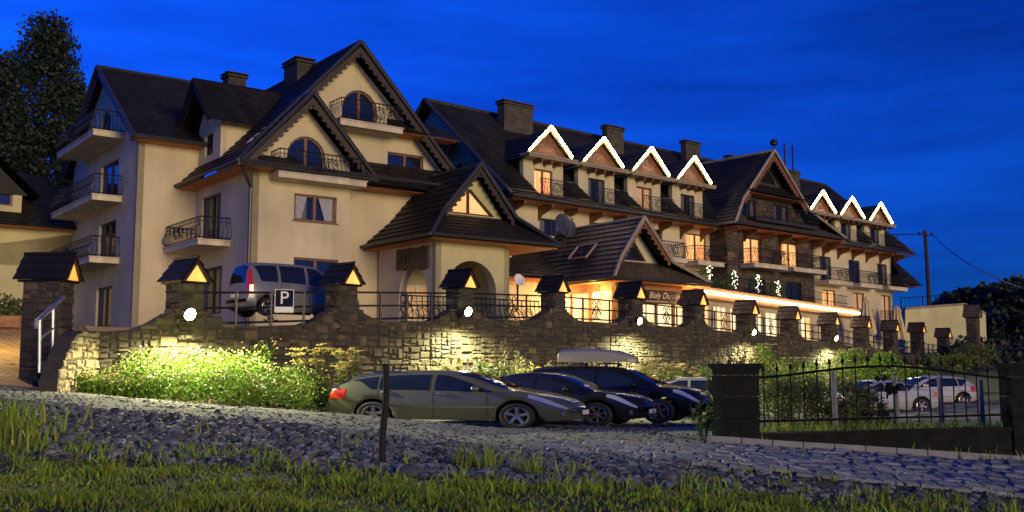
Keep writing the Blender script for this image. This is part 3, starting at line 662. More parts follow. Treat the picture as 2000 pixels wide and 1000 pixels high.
# projecting bay
hw = rect(1.96, 4.06, 8.09, 9.30); ha = arch(1.55, 3.45, 10.1, 11.95); hl = rect(2.0, 4.2, 5.45, 6.43)
wall(GF, 0, [(0, wallz), (4.74, wallz), (4.74, 10.9), (2.35, 13.35), (0, 10.9)], [hw, ha, hl], 'plaster', gh)
w = window(GF, 0, hw, gh, mull=1, sill=True); 
M['lace'] = mat('lace_curtain', (.30, .30, .33), .8, .35, 14)
for a0, a1, s in ((2.08, 2.62, 1), (3.2, 3.9, -1)):
    cu = MB(); nn = 14; vs = []
    for i in range(nn + 1):
        t = i / nn; a = a0 + (a1 - a0) * t; b = .135 + .0; vs += [GF.P(a, .115 + .008 * (i % 2), 9.2), GF.P((a0 if s > 0 else a1) + (a - (a0 if s > 0 else a1)) * .55, .115 + .008 * (i % 2), 8.2)]
    cu.mesh(vs, [(2 * i, 2 * i + 1, 2 * i + 3, 2 * i + 2) for i in range(nn)]); cu.build('curtain', M['lace'], w)
window(GF, 0, ha, gh, mull=1); window(GF, 0, hl, gh, mull=1, name='window')
balcony(GF, .75, 5.05, 0, 1.0, 9.98, gh, th=.22)
hip_gable(GF, -.95, 5.65, -.95, 1.5, 10.15, 2.35, 13.75, -.95, 5.65, 10.15, 0, -.95, gh, M['roof'], skirt=False)
barge(GF, [(-.6, 10.4), (2.35, 13.55), (5.3, 10.4)], -.9, gh)
# big gable wall and the pent roof on it
h2 = arch(4.85, 6.75, 13.0, 14.9); h3 = rect(7.38, 9.45, 11.1, 12.1)
wall(GF, 1.2, [(.2, 9.9), (4.6, 9.9), (4.6, wallz), (10.7, wallz), (10.7, 11.5), (5.3, 16.55), (.2, 11.6)], [h2, h3], 'plaster', gh)
window(GF, 1.2, h2, gh, mull=1); window(GF, 1.2, h3, gh, mull=1, sill=True)
balcony(GF, 4.15, 7.5, 1.2, 1.25, 13.0, gh, th=.25)
r = MB(); roof(r, GF.P(7.3, .1, 12.95), GF.P(11.2, .1, 12.95), GF.P(10.0, 1.2, 13.75), GF.P(7.3, 1.2, 13.75)); r.build('pent_roof', M['roof'], gh); soffit(GF, 7.35, 10.9, .15, 1.19, 12.86, gh)
# cross wing roof: steep gable, left slope down to the eave
hip_gable(GF, -1.0, 11.75, -.95, 14, 10.3, 5.3, 16.95, .2, 10.5, 11.5, 1.2, .2, gh, M['roof'], skirt=False)
barge(GF, [(.4, 11.7), (5.3, 16.75), (10.4, 11.5)], .25, gh)
r = MB(); roof(r, GF.P(-1.0, -.95, 10.3), GF.P(2.0, -.95, 10.3), GF.P(2.0, 1.2, 11.5), GF.P(.2, 1.2, 11.5)); roof(r, GF.P(4.9, .0, 10.15), GF.P(11.8, .0, 10.15), GF.P(10.6, 1.2, 11.45), GF.P(4.9, 1.2, 11.45)); r.build('skirt_roof', M['roof'], gh)
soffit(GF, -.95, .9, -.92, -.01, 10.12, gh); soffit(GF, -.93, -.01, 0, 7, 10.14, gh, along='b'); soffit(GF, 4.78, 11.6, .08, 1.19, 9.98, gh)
# left wall of the cross wing (faces -a)
d1 = rect(-6.2, -3.7, 7.25, 9.67); d2 = rect(-6.0, -3.3, 4.0, 6.2)
wall(GL, 0, [(-7.2, wallz), (0, wallz), (0, 10.2), (-7.2, 10.2)], [d1, d2], 'plaster', gh)
window(GL, 0, d1, gh, fm='wood_dark', mull=1, name='balcony_door'); window(GL, 0, d2, gh, fm='wood_dark', mull=1)
balcony(GL, -6.95, -2.35, 0, 1.5, 7.2, gh, th=.22)
dp = MB(); dp.tube([GF.P(-.85, -.85, 10.1), GF.P(-.14, -.12, 9.3), GF.P(-.14, -.12, 3.1)], .085, 8); dp.build('downpipe', M['trim_dark'], gh)
# left wing, ridge along a; its gable end faces -a
LW = GF.left(-2.85)
da = arch(-13.9, -11.9, 13.1, 14.9); db = rect(-13.3, -10.2, 9.9, 12.0); dc = rect(-13.2, -10.2, 6.8, 8.9); de = rect(-13.2, -10.4, 3.6, 5.6)
wall(LW, 0, [(-19.0, wallz), (-7.0, wallz), (-7.0, 12.7), (-13.1, 17.0), (-19.0, 12.7)], [da, db, dc, de], 'plaster', gh)
for h in (da, db, dc, de): window(LW, 0, h, gh, fm='wood_dark', mull=1, name='balcony_door')
for z in (9.9, 6.85): balcony(LW, -17.6, -9.4, 0, 1.4, z, gh, th=.25)
balcony(LW, -16.5, -9.3, 0, 1.5, 13.05, gh, th=.25)
wall(GF, 7.0, [(-2.85, wallz), (.2, wallz), (.2, 12.6), (-2.85, 12.6)], [], 'plaster', gh)
r = MB(); roof(r, GF.P(-3.35, 6.1, 12.35), GF.P(4.6, 6.1, 12.35), GF.P(4.9, 13.1, 17.3), GF.P(-3.35, 13.1, 17.3)); roof(r, GF.P(4.6, 20, 12.35), GF.P(-3.35, 20, 12.35), GF.P(-3.35, 13.1, 17.3), GF.P(4.9, 13.1, 17.3))
lr = r.build('roof', M['roof'], gh); t = MB()
for p, q in (((-3.35, 6.1, 12.35), (-3.35, 13.1, 17.3)), ((-3.35, 20, 12.35), (-3.35, 13.1, 17.3)), ((-3.35, 13.1, 17.3), (4.9, 13.1, 17.3)), ((-3.35, 6.05, 12.33), (2, 6.05, 12.33))): t.tube([GF.P(*p), GF.P(*q)], .11, 6)
t.build('rake_trim', M['trim_dark'], lr); barge(LW, [(-19.6, 12.45), (-13.1, 17.1), (-6.5, 12.4)], -.45, gh, h=.22)
soffit(GF, -3.3, .5, 6.15, 6.99, 12.22, gh)
# dormer on the left slope of the cross wing
DL = GF.left(0.05); dw = rect(-6.15, -5.1, 11.7, 12.75)
wall(DL, 0, [(-7.0, 11.3), (-4.1, 11.3), (-4.1, 13.3), (-5.55, 15.0), (-7.0, 13.3)], [dw], 'plaster', gh, name='dormer_wall'); window(DL, 0, dw, gh, fm='wood_dark', mull=1)
c = MB(); c.prism(GF, [(.3, 11.3), (2.9, 13.35), (.06, 13.35), (.06, 11.3)], 4.1, 4.35); c.build('dormer_wall', M['plaster'], gh)
r = MB(); roof(r, GF.P(-.85, 3.3, 12.95), GF.P(2.4, 3.3, 12.95), GF.P(3.7, 5.55, 15.3), GF.P(-.85, 5.55, 15.3)); roof(r, GF.P(2.4, 7.8, 12.95), GF.P(-.85, 7.8, 12.95), GF.P(-.85, 5.55, 15.3), GF.P(3.7, 5.55, 15.3))
for p, q in (((-.85, 3.3, 12.95), (-.85, 5.55, 15.3)), ((-.85, 7.8, 12.95), (-.85, 5.55, 15.3)), ((-.85, 5.55, 15.3), (3.7, 5.55, 15.3))): r.tube([GF.P(*p), GF.P(*q)], .09, 6)
r.build('dormer_roof', M['roof'], gh); barge(DL, [(-7.7, 13.0), (-5.55, 15.15), (-3.4, 13.0)], -.85, gh, h=.25)
# chimneys
def chim_px(fr, b, x0, x1, yt, yb, root, d=.9, pots=0):
    a0, z0 = fr.uv(x0, yb, b); a1, z1 = fr.uv(x1, yt, b); return chimney(fr, a0, a1, b, b + d, z0 - 1.8, z1, root, pots)
chim_px(GF, 11.5, 446, 481, 145, 180, gh); chim_px(GF, 5.5, 580, 612, 116, 150, gh, 1.6)
# ---- entrance porch with its own gable roof
pr = gh
wf = arch(7.5, 10.2, 3.2, 6.35, 14)
wall(GF, -4.0, [(6.9, 3.2), (10.95, 3.2), (10.95, 7.4), (6.9, 7.4)], [wf], 'plaster_green', pr, name='porch_wall', rev=.6)
PL_ = GF.left(6.9); pd = arch(.9, 3.3, 3.2, 6.15, 12)
wall(PL_, 0, [(-1.1, 3.2), (4.0, 3.2), (4.0, 7.4), (-1.1, 7.4)], [pd], 'plaster', pr, name='porch_wall', rev=.35)
PR_ = Fr((GF.P(10.95, -4, 0).x, GF.P(10.95, -4, 0).y), (-GF.n[0], -GF.n[1]))
wall(PR_, 0, [(0, 3.2), (5.1, 3.2), (5.1, 7.4), (0, 7.4)], [], 'plaster_green', pr, name='porch_wall')
do = MB(); dd = rect(8.2, 9.9, 3.3, 5.6)
wall(GF, .9, [(7.0, 3.2), (10.9, 3.2), (10.9, 7.3), (7.0, 7.3)], [dd], 'plaster', pr, name='entrance_wall'); window(GF, .9, dd, pr, pane='lit_dim', fm='white', mull=1, tran=3, name='entrance_door', fw=.12)
# dark painted board in the porch side opening
sb = thing('painted_board', 'dark rough edged painted board hanging in the porch opening', 'sign', GF.P(6.6, -2.4, 6.5))
mb = MB(); n = 12; top = [(.75 + 2.75 * i / n, 6.98 + random.uniform(-.04, .04)) for i in range(n + 1)]; bot = [(3.5 - 2.75 * i / n, 5.95 + random.uniform(-.09, .09) + .15 * i / n) for i in range(n + 1)]
mb.prism(PL_, top + bot, -.10, -.03); mb.build('board', M['sign_board'], sb)
for i in range(9):
    a = .95 + 2.3 * i / 8; mb = MB(); mb.tube([PL_.P(a, -.115, 6.25 + random.uniform(0, .5)), PL_.P(a + random.uniform(-.2, .2), -.115, 6.4 + random.uniform(0, .45))], .03, 4); mb.build('carving', M['trim_dark'], sb)
hip_gable(GF, 6.05, 13.2, -5.0, 3.0, 7.27, 9.65, 10.95, 7.6, 11.7, 8.6, -2.9, -3.6, pr, M['roof'], name='porch_roof')
tw = [(7.95, 8.55), (10.0, 8.55), (8.98, 9.75)]
wall(GF, -2.9, [(7.5, 8.0), (11.8, 8.0), (9.65, 10.75)], [[(8.0, 8.65), (10.9, 8.65), (9.5, 9.9)]], 'plaster_green', pr, name='porch_gable'); window(GF, -2.9, [(8.0, 8.65), (10.9, 8.65), (9.5, 9.9)], pr, pane='lit_orange', fm='wood_dark', mull=1)
barge(GF, [(7.7, 8.6), (9.65, 10.85), (11.6, 8.5)], -3.55, pr, h=.28)
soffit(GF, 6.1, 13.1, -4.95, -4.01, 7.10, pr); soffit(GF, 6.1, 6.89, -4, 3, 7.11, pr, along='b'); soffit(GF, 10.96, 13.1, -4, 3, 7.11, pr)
# link wing between guest house and hotel
lk = thing('link_building', 'low dark roofed building joining the guest house to the lit hotel', 'house', GF.P(15, 6, 3.3))
LKF = GF.back(1.5)
hip_gable(LKF, 9.5, 16.8, 0, 14, 8.6, 11.8, 11.7, 9.9, 16.2, 9.0, .9, -.2, lk, M['roof'], trim='trim_pale')
wall(LKF, .9, [(10.9, 3.2), (15.9, 3.2), (15.9, 8.6), (10.9, 8.6)], [rect(12.5, 14.2, 4.4, 6.0)], 'plaster', lk); window(LKF, .9, rect(12.5, 14.2, 4.4, 6.0), lk)
wall(LKF, .92, [(10.2, 8.5), (15.7, 8.5), (11.8, 11.5)], [], 'plaster', lk, name='gable_wall')
soffit(LKF, 9.6, 16.7, .05, .88, 8.45, lk)
r = MB(); roof(r, LKF.P(13.2, -1.8, 6.3), LKF.P(22.5, -1.8, 6.3), LKF.P(22.5, 3.5, 8.6), LKF.P(13.2, 3.5, 8.6)); r.build('lean_to_roof', M['roof'], lk); soffit(LKF, 13.2, 22.4, -1.75, .3, 6.16, lk)
wall(LKF, .2, [(13.4, 3.2), (22.4, 3.2), (22.4, 6.2), (13.4, 6.2)], [], 'plaster', lk, name='lean_to_wall')
# ------------------------------------------------------------------ hotel (right), same way of measuring
HO = at(1073, 400, 60); HF = Fr((HO.x, HO.y), (.7516, .6597)); HL = HF.left
ho = thing('hotel', 'long cream hotel with glowing triangular dormers, stone centre and rows of balconies', 'hotel', HF.P(18, 4, 3.5))
W2 = [(rect(-.8, 1.2, 9.3, 10.3), 'glass'), (rect(3.7, 5.9, 9.3, 10.45), 'glass'), (rect(8.2, 10.2, 8.6, 10.55), 'glass'), (rect(12.6, 14.8, 8.62, 10.6), 'lit'),
      (rect(28.8, 30.4, 8.2, 10.2), 'glass'), (rect(33.0, 34.7, 8.2, 10.2), 'glass'), (rect(37.4, 39.0, 8.2, 10.2), 'glass'),
      (rect(29.0, 30.9, 5.2, 7.6), 'lit'), (rect(33.5, 35.2, 5.2, 7.6), 'lit_dim'), (rect(37.9, 39.4, 5.2, 7.6), 'lit_dim'), (rect(3.8, 5.6, 5.9, 7.6), 'glass'), (rect(8.4, 10.2, 5.4, 7.5), 'glass'), (rect(12.7, 14.4, 5.4, 7.5), 'glass')]
wall(HF, 0, [(-3.3, 3), (39.75, 3), (39.75, 11.2), (-3.3, 11.2)], [w[0] for w in W2], 'plaster', ho)
for h, p in W2: window(HF, 0, h, ho, pane=p, mull=1, fm='wood' if p != 'glass' else 'wood_dark', name='window' if h[2][1] - h[0][1] < 1.5 else 'balcony_door')
HE = HL(-3.3)
hg = rect(-4.2, -2.2, 12.2, 13.9)
wall(HE, 0, [(-15, 3), (0, 3), (0, 11.6), (-7, 17.9), (-15, 11.6)], [hg], 'plaster', ho, name='end_wall'); window(HE, 0, hg, ho)
EE = Fr((HF.P(39.75, 0, 0).x, HF.P(39.75, 0, 0).y), (-HF.n[0], -HF.n[1])); wall(EE, 0, [(0, 3), (14, 3), (14, 11.4), (7, 17.6), (0, 11.4)], [], 'plaster', ho, name='end_wall')
# main roof
mr = MB(); P = HF.P
DSP = [(c - 1.66, c + 1.66) for c in (.05, 4.6, 9.1, 13.55, 29.4, 33.7, 38.2)]
sz = lambda b: 11.15 + (b + 1.3) * 7.05 / 8.3
roof(mr, P(-4.1, -1.3, 11.15), P(41.3, -1.3, 11.15), P(41.3, -.9, sz(-.9)), P(-4.1, -.9, sz(-.9)))
e_ = [-4.1] + [v for d_ in DSP for v in d_] + [41.3]
for k in range(0, len(e_), 2): roof(mr, P(e_[k], -.9, sz(-.9)), P(e_[k + 1], -.9, sz(-.9)), P(e_[k + 1], 2.4, sz(2.4)), P(e_[k], 2.4, sz(2.4)), uvo=k * .1)
roof(mr, P(-4.1, 2.4, sz(2.4)), P(41.3, 2.4, sz(2.4)), P(41.3, 7, 18.2), P(-4.1, 7, 18.2))
for d0_, d1_ in DSP: mr.box(HF, d0_ + .01, d1_ - .01, -.9, .545, 11.2, 11.42)
for d0_, d1_ in DSP:
    for x_ in (d0_, d1_): mr.prism(HF.left(x_), [(.9, 11.2), (.9, sz(-.9)), (-.55, sz(.55)), (-.55, 11.2)], -.02, .02)
roof(mr, P(41.3, 15.3, 11.15), P(-4.1, 15.3, 11.15), P(-4.1, 7, 18.2), P(41.3, 7, 18.2))
hr = mr.build('roof', M['roof'], ho); t = MB()
for p, q in (((-4.1, -1.3, 11.2), (-4.1, 7, 18.25)), ((41.3, -1.3, 11.2), (41.3, 7, 18.25)), ((-4.1, 7, 18.25), (41.3, 7, 18.25)), ((-4.1, 15.3, 11.2), (-4.1, 7, 18.25))): t.tube([P(*p), P(*q)], .11, 6)
t.tube([P(-4.1, -1.38, 11.12), P(41.3, -1.38, 11.12)], .10, 6); t.build('rake_trim', M['trim_dark'], hr)
r = MB(); roof(r, P(-4.3, 10, 14.4), P(-4.3, 4.0, 14.4), P(-3.3, 4.6, 15.4), P(-3.3, 9.4, 15.4)); r.build('pent_roof', M['roof'], ho)
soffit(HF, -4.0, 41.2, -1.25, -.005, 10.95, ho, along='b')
for i in range(21):
    a = -3.0 + 2.15 * i
    if 14.6 < a < 26.5: continue
    br = MB(); br.prism(HF.left(a), [(.0, 10.94), (1.2, 10.94), (1.2, 10.75), (.25, 10.45), (0, 10.1)], -.09, .09); br.build('eave_bracket', M['wood'], ho)
# dormers with light tubes on their rakes
DC = [(.05, 15.72, 14.08), (4.6, 15.72, 14.08), (9.1, 15.75, 14.1), (13.55, 15.75, 14.12), (25.1, 15.3, 13.75), (29.4, 15.2, 13.65), (33.7, 15.2, 13.65), (38.2, 15.2, 13.65)]
for i, (c, za, zb) in enumerate(DC):
    hw_ = 1.62; dl = rect(c - .75, c + .75, 11.55, 13.35); fb = .55
    dm = wall(HF, fb, [(c - hw_, 11.4), (c + hw_, 11.4), (c + hw_, zb - .1), (c - hw_, zb - .1)], [dl], 'plaster', ho, name='dormer')
    bk = -1.3 + (za - 11.15) / .849
    for s in (-1, 1): 
        x = MB(); q = HF.left(c + s * hw_); x.prism(q, [(-fb - .3, 11.5), (-fb - .3, zb - .12), (-(zb - 11.15) / .849 + 1.3, zb - .12), (-.6, 11.5)], -.1, .1); x.build('dormer_cheek', M['roof'], dm)
    window(HF, fb, dl, dm, pane='lit' if i == 0 else ('lit_dim' if i == 2 else 'glass'), mull=1, fm='wood' if i in (0, 2) else 'wood_dark', name='balcony_door')
    g = MB(); g.prism(HF, [(c - hw_ - .1, zb), (c + hw_ + .1, zb), (c, za - .12)], .18, .28); g.build('gable_panel', M['wood'], dm)
    r = MB(); e = hw_ + .38; sl_ = (za - zb) / (hw_ + .05); ze = za - sl_ * e
    roof(r, P(c - e, bk - .3, ze), P(c - e, -.12, ze), P(c, -.12, za), P(c, bk + .2, za)); roof(r, P(c + e, -.12, ze), P(c + e, bk - .3, ze), P(c, bk + .2, za), P(c, -.12, za)); r.build('dormer_roof', M['roof'], dm)
    l = MB(); l.box(HF, c - hw_ - .35, c + hw_ + .45, -.35, .5, zb - .16, zb - .02); l.box(HF, c - hw_ - .3, c + hw_ + .4, -.3, .5, zb - .26, zb - .165); l.build('dormer_ledge', M['trim_pale'], dm)
    b_ = MB()
    for s in (-.8, 0, .8): b_.box(HF, c + s - .07, c + s + .07, -.2, .545, zb - .5, zb - .27)
    b_.build('ledge_bracket', M['wood'], dm)
    for s in (-1, 1):
        bd = MB(); bd.prism(HF, [(c + s * (hw_ + .32), zb - .02), (c + s * (hw_ + .10), zb - .30 + .28), (c, za - .12), (c, za + .20)], -.10, -.03); bd.build('glow_board', M['glow_cream'], dm)  # cream board added behind each tube to catch its light as a warm halo
        led = MB(); led.tube([P(c + s * (hw_ + .12), -.16, zb + .16), P(c + s * .02, -.16, za + .16)], .062, 8); led.build('light_tube', M['led'], dm)
    if i != 4: balcony(HF, c - 1.55, c + 1.55, -.2, .62, 11.50, ho, th=.06, h=.95, slab='trim_dark', ends=False)
# second floor balconies
for a0, a1 in ((7.9, 11.2), (12.3, 15.1), (28.0, 31.4), (32.5, 35.9), (36.9, 40.0)):
    z = 8.58 if a0 < 20 else 8.17
    balcony(HF, a0, a1, -.002, 1.25, z, ho, th=.25)
balcony(HF, 28.2, 31.6, -.002, 1.2, 5.2, ho, th=.25); balcony(HF, 33.0, 35.8, -.002, .5, 5.2, ho, th=.2); balcony(HF, 37.6, 39.7, -.002, .5, 5.2, ho, th=.2)
# stone centre
SF = HF.back(-1.5); S0, S1 = 15.2, 25.6
SW = [(rect(17.0, 19.0, 8.62, 10.55), 'lit'), (rect(21.5, 23.6, 8.62, 10.55), 'lit'), (rect(17.4, 19.4, 5.6, 7.7), 'glass'), (rect(21.9, 23.9, 5.6, 7.7), 'glass')]
wall(SF, .02, [(S0, 3), (S1, 3), (S1, 11.2), (S0, 11.2)], [w[0] for w in SW], 'mortar', ho, name='stone_front', rev=.3)
for h, p in SW: window(SF, .02, h, ho, pane=p, mull=1, fm='wood' if p == 'lit' else 'wood_dark', name='balcony_door')
s = MB(); hol = [(w[0][0][0], w[0][1][0], w[0][0][1], w[0][2][1]) for w in SW]
stones(s, SF, S0, S1, 3.4, 11.1, .02, .6, .34, holes=hol, proud=(.02, .06)); sl_ = SF.left(S0, 0); stones(s, sl_, -1.5, 0, 3.4, 11.1, 0, .6, .34, proud=(.02, .05))
s.build('stone_facing', M['stone_dark'], ho)
for q_ in (S0, S1 - .25): c = MB(); c.box(SF, q_, q_ + .25, .03, 1.49, 3, 11.15); c.build('stone_side', M['mortar'], ho)
for a0, a1 in ((16.4, 20.3), (21.0, 25.2)): balcony(SF, a0, a1, -.08, 1.2, 8.58, ho, th=.25)
hip_gable(SF, 14.4, 28.2, -1.3, 8, 11.15, 20.4, 17.0, 16.6, 24.6, 13.1, .5, -.4, ho, M['roof'], name='centre_roof', skirt=False, trim='trim_pale')
r = MB(); roof(r, P(14.4, -2.8, 11.15), P(28.2, -2.8, 11.15), P(27.0, -1.2, 12.1), P(15.3, -1.2, 12.1)); r.build('skirt_roof', M['roof_brown'], ho)
gw = [(rect(17.3, 19.2, 12.05, 13.35), 'glass'), (rect(21.4, 23.2, 12.05, 13.35), 'glass')]
tri = [(19.4, 14.75), (22.0, 14.75), (20.6, 15.95)]
wall(SF, .5, [(15.6, 11.2), (26.0, 11.2), (24.7, 13.0), (20.4, 16.75), (16.5, 13.0)], [w[0] for w in gw] + [tri], 'mortar', ho, name='centre_gable')
for h, p in gw: window(SF, .5, h, ho, pane=p, mull=1, fm='wood_dark', name='balcony_door')
window(SF, .5, tri, ho, mull=1, fm='wood_dark')
s = MB(); stones(s, SF, 16.2, 25.4, 11.3, 16.6, .5, .55, .32, top=lambda a: min(16.6 - abs(a - 20.4) * .9, 16.4), holes=[(17.3, 19.2, 12.05, 13.35), (21.4, 23.2, 12.05, 13.35), (19.7, 21.6, 14.7, 15.7)], proud=(.02, .05)); s.build('stone_facing', M['stone_dark'], ho)
r = MB(); roof(r, SF.P(17.0, -.6, 13.75), SF.P(24.6, -.6, 13.75), SF.P(23.6, .42, 14.6), SF.P(17.8, .42, 14.6)); r.build('pent_roof', M['roof'], ho); soffit(SF, 17.1, 24.4, -.55, .4, 13.6, ho)
barge(SF, [(16.8, 13.2), (20.4, 16.8), (24.4, 13.2)], -.35, ho, m='wood', h=.4)
balcony(SF, 16.9, 24.6, -.3, .85, 11.75, ho, th=.15, h=1.0, slab='trim_dark')
soffit(HF, 14.5, 28.1, -2.75, -1.6, 10.95, ho, along='b'); soffit(HF, 25.7, 28.1, -1.58, -1.3, 10.95, ho, along='b')
for i in range(7): br = MB(); br.prism(HF.left(14.9 + 2.1 * i), [(1.55, 10.94), (2.7, 10.94), (2.7, 10.75), (1.8, 10.5), (1.55, 10.2)], -.09, .09); br.build('eave_bracket', M['wood'], ho)
# flared roof on the far end wall
r = MB(); roof(r, P(42.6, -1.2, 8.55), P(42.6, 12, 8.55), P(39.8, 12, 11.0), P(39.8, .2, 11.0)); roof(r, P(39.3, -1.2, 8.55), P(42.6, -1.2, 8.55), P(39.8, .2, 11.0), P(39.78, .0, 11.0)); r.build('end_roof', M['roof'], ho); soffit(HF, 39.8, 42.5, -1.1, 11, 8.4, ho)
for x0, x1, yt, yb, d, pots in ((985, 1041, 206, 240, .7, 0), (1186, 1218, 250, 278, .5, 0), (1340, 1367, 279, 308, .5, 0), (1426, 1456, 309, 322, .5, 0), (1532, 1562, 336, 365, .5, 2)):
    chim_px(HF, 5.3, x0, x1, yt, yb, ho, d, pots)
a, z = HF.uv(1517, 330, 6.5); an = MB(); q = P(a, 6.5, z - 1.5); zz = HF.uv(1510, 285, 6.5)[1]
an.tube([q, P(a - .3, 6.5, zz)], .06, 6); an.lathe([(0, -.32), (.28, -.2), (.36, 0), (.28, .22), (0, .34)], 10, Matrix.Translation(P(a - .32, 6.5, zz + .3))); an.build('antenna', M['iron'], ho)
# ------------------------------------------------------------------ shingled pavilion (restaurant) and its long glazed wing
PO = at(1200, 538, 51); PF = Fr((PO.x, PO.y), (.8, .6)); P = PF.P
pv = thing('pavilion', 'shingle roofed pavilion with skylight and glowing glazed walls', 'restaurant', PF.P(3.5, 3, 3.5))
hip_gable(PF, 0, 7.1, 0, 7.5, 6.05, 2.5, 9.3, .8, 4.5, 7.1, 1.35, .35, pv, M['roof_brown'], trim='trim_pale', row=.36)
tr = [(1.55, 7.15), (3.55, 7.15), (2.45, 8.5)]
wall(PF, 1.35, [(.75, 6.9), (4.6, 6.9), (2.5, 9.2)], [tr], 'plaster', pv, name='gable_wall'); window(PF, 1.35, tr, pv, mull=0, fm='wood_dark')
barge(PF, [(.9, 7.15), (2.5, 9.2), (4.4, 7.15)], .4, pv, m='wood', h=.25)
soffit(PF, .05, 7.05, .05, 1.0, 5.9, pv); soffit(PF, .05, 1.0, 1.0, 7.4, 5.9, pv, along='b')
# open skylight on the left slope
sk = MB(); lf = PF.left(0); sl = (9.3 - 7.1) / 1.7
def onr(b, z, o): a = .8 + (z - 7.1) / sl; return P(a - o * .8, b, z + o * .6)
q = [onr(4.4, 7.2, .25), onr(2.9, 7.2, .25), onr(2.9, 8.05, .12), onr(4.4, 8.05, .12)]
for i in range(4): sk.tube([q[i], q[(i + 1) % 4]], .07, 4)
skl = sk.build('skylight', M['trim_pale'], pv); g = MB(); g.face(q); g.face([v + Vector((0, 0, -.03)) for v in reversed(q)]); g.build('pane', M['glass'], skl)
cz0, cz1 = 3.55, 5.62
for fr, b, spans, rev in ((PF, 1.0, [(1.15, 2.5), (2.62, 3.9), (4.0, 5.2), (5.3, 6.6)], .18), (PF.left(1.0), 0, [(-3.0, -1.35), (-4.6, -3.1), (-6.2, -4.7)], .18)):
    hs = [rect(a0, a1, cz0, 5.2 if fr is PF else 5.5) for a0, a1 in spans]
    lo, hi = (1.0, 6.9) if fr is PF else (-7.0, -1.0)
    wall(fr, b, [(lo, 3.2), (hi, 3.2), (hi, 5.95), (lo, 5.95)], hs, 'awning', pv, name='front_wall', rev=.2)
    for i, h in enumerate(hs): window(fr, b, h, pv, pane='lit_rest', fm='white', mull=1 if i % 2 else 0, tran=1, fw=.06)
sg = thing('name_sign', 'brown signboard with cream script lettering above the pavilion windows', 'sign', PF.P(4.3, .85, 5.2))
g = MB(); g.box(PF, 2.65, 6.05, .82, .93, 4.92, 5.58); g.box(PF, 2.6, 6.1, .80, .84, 4.88, 4.93); g.box(PF, 2.6, 6.1, .80, .84, 5.57, 5.62); g.build('board', M['sign_board'], sg)
text('Biały Dunajec', .46, PF, 4.42, .805, 5.33, M['sign_text'], sg, .35)
mk = MB()
for p, q in (((5.35, 5.02), (5.65, 5.38)), ((5.65, 5.38), (5.95, 5.02)), ((5.5, 5.02), (5.72, 5.25)), ((5.4, 5.02), (5.95, 5.02))): mk.tube([PF.P(p[0], .81, p[1]), PF.P(q[0], .81, q[1])], .018, 4)
mk.build('mountain_emblem', M['sign_text'], sg); ln = MB(); 
ln.box(PF, 2.95, 5.1, .812, .82, 5.00, 5.03); ln.build('underline', M['sign_text'], sg)
def wall_lamp(p, label, w=60, nm='wall_lamp'):
    t = thing(nm, label, 'lamp', p, 'wall lamps of the pavilion'); b = MB(); b.lathe([(0, -.14), (.10, -.1), (.14, 0), (.10, .1), (0, .14)], 10, Matrix.Translation(p)); b.build('globe', M['bulb'], t)
    c = MB(); c.tube([p + Vector((0, 0, .14)), p + Vector((0, 0, .32))], .03, 6); c.build('stem', M['iron'], t)
    point(p + Vector((-.2, -.35, .1)), w, (1, .62, .22))
wall_lamp(PF.left(1.0).P(-2.1, -.35, 5.3), 'round white lamp on the left wall of the pavilion, near its corner', 130)
wall_lamp(PF.left(1.0).P(-5.0, -.35, 5.0), 'round white lamp on the left wall of the pavilion, farther back', 130)
wall_lamp(PF.P(6.75, .75, 5.0), 'round white lamp under the right end of the brown signboard', 130)
# glazed wing
RO = at(1370, 568, 58); RF = Fr((RO.x, RO.y), (.643, .766)); ed = lambda a: 5.88 - .0128 * a
gw = thing('glazed_wing', 'long low glazed dining wing with a white light strip along its fascia', 'restaurant', RF.P(10, 2, 3.4))
m = MB(); n = 23.6
def slab(a0, a1, b0, b1, d0, d1): m.hexa([RF.P(a0, b0, ed(a0) + d0), RF.P(a1, b0, ed(a1) + d0), RF.P(a1, b1, ed(a1) + d0), RF.P(a0, b1, ed(a0) + d0), RF.P(a0, b0, ed(a0) + d1), RF.P(a1, b0, ed(a1) + d1), RF.P(a1, b1, ed(a1) + d1), RF.P(a0, b1, ed(a0) + d1)])
slab(-.3, n, .12, .9, -.34, .30); slab(-.3, n, .5, 8, .05, .25); m.build('fascia', M['awning'], gw)
m = MB(); slab(.1, n - .2, 0, .115, -.06, .06); m.build('light_strip', M['led_strip'], gw)
hs = [[(a, 3.1), (a + 1.75, 3.1), (a + 1.75, ed(a + 1.75) - .62), (a, ed(a) - .62)] for a in (.5, 2.6, 4.7, 7.3, 9.4, 12.6, 14.7, 17.6)]
wall(RF, .7, [(-.3, 2.6), (n, 2.6), (n, ed(n) - .3), (-.3, ed(0) - .3)], hs, 'plaster', gw, name='front_wall', rev=.2)
for i, h in enumerate(hs): window(RF, .7, h, gw, pane='lit_rest', fm='white', mull=1 if i % 2 == 0 else 2, tran=0, fw=.07)
tr_ = thing('roof_terrace_railing', 'iron railing of the upper terrace above the dining wing', 'railing', RF.P(10, .6, 5.7))
r = MB()
for i in range(8):
    a0, a1 = .2 + 2.85 * i, .2 + 2.85 * (i + 1)
    for h in (.35, .7, 1.25): r.tube([RF.P(a0, .75, ed(a0) + h), RF.P(a1, .75, ed(a1) + h)], .025, 4)
    for k in range(10): a = a0 + .285 * k; r.tube([RF.P(a, .75, ed(a) + .3), RF.P(a, .75, ed(a) + 1.25)], .014, 4, cap=False)
r.build('rail', M['iron'], tr_)
M['fairy'] = mat('fairy_light', (1, 1, 1), .5, 0, emit=(1, .85, .6), es=5)
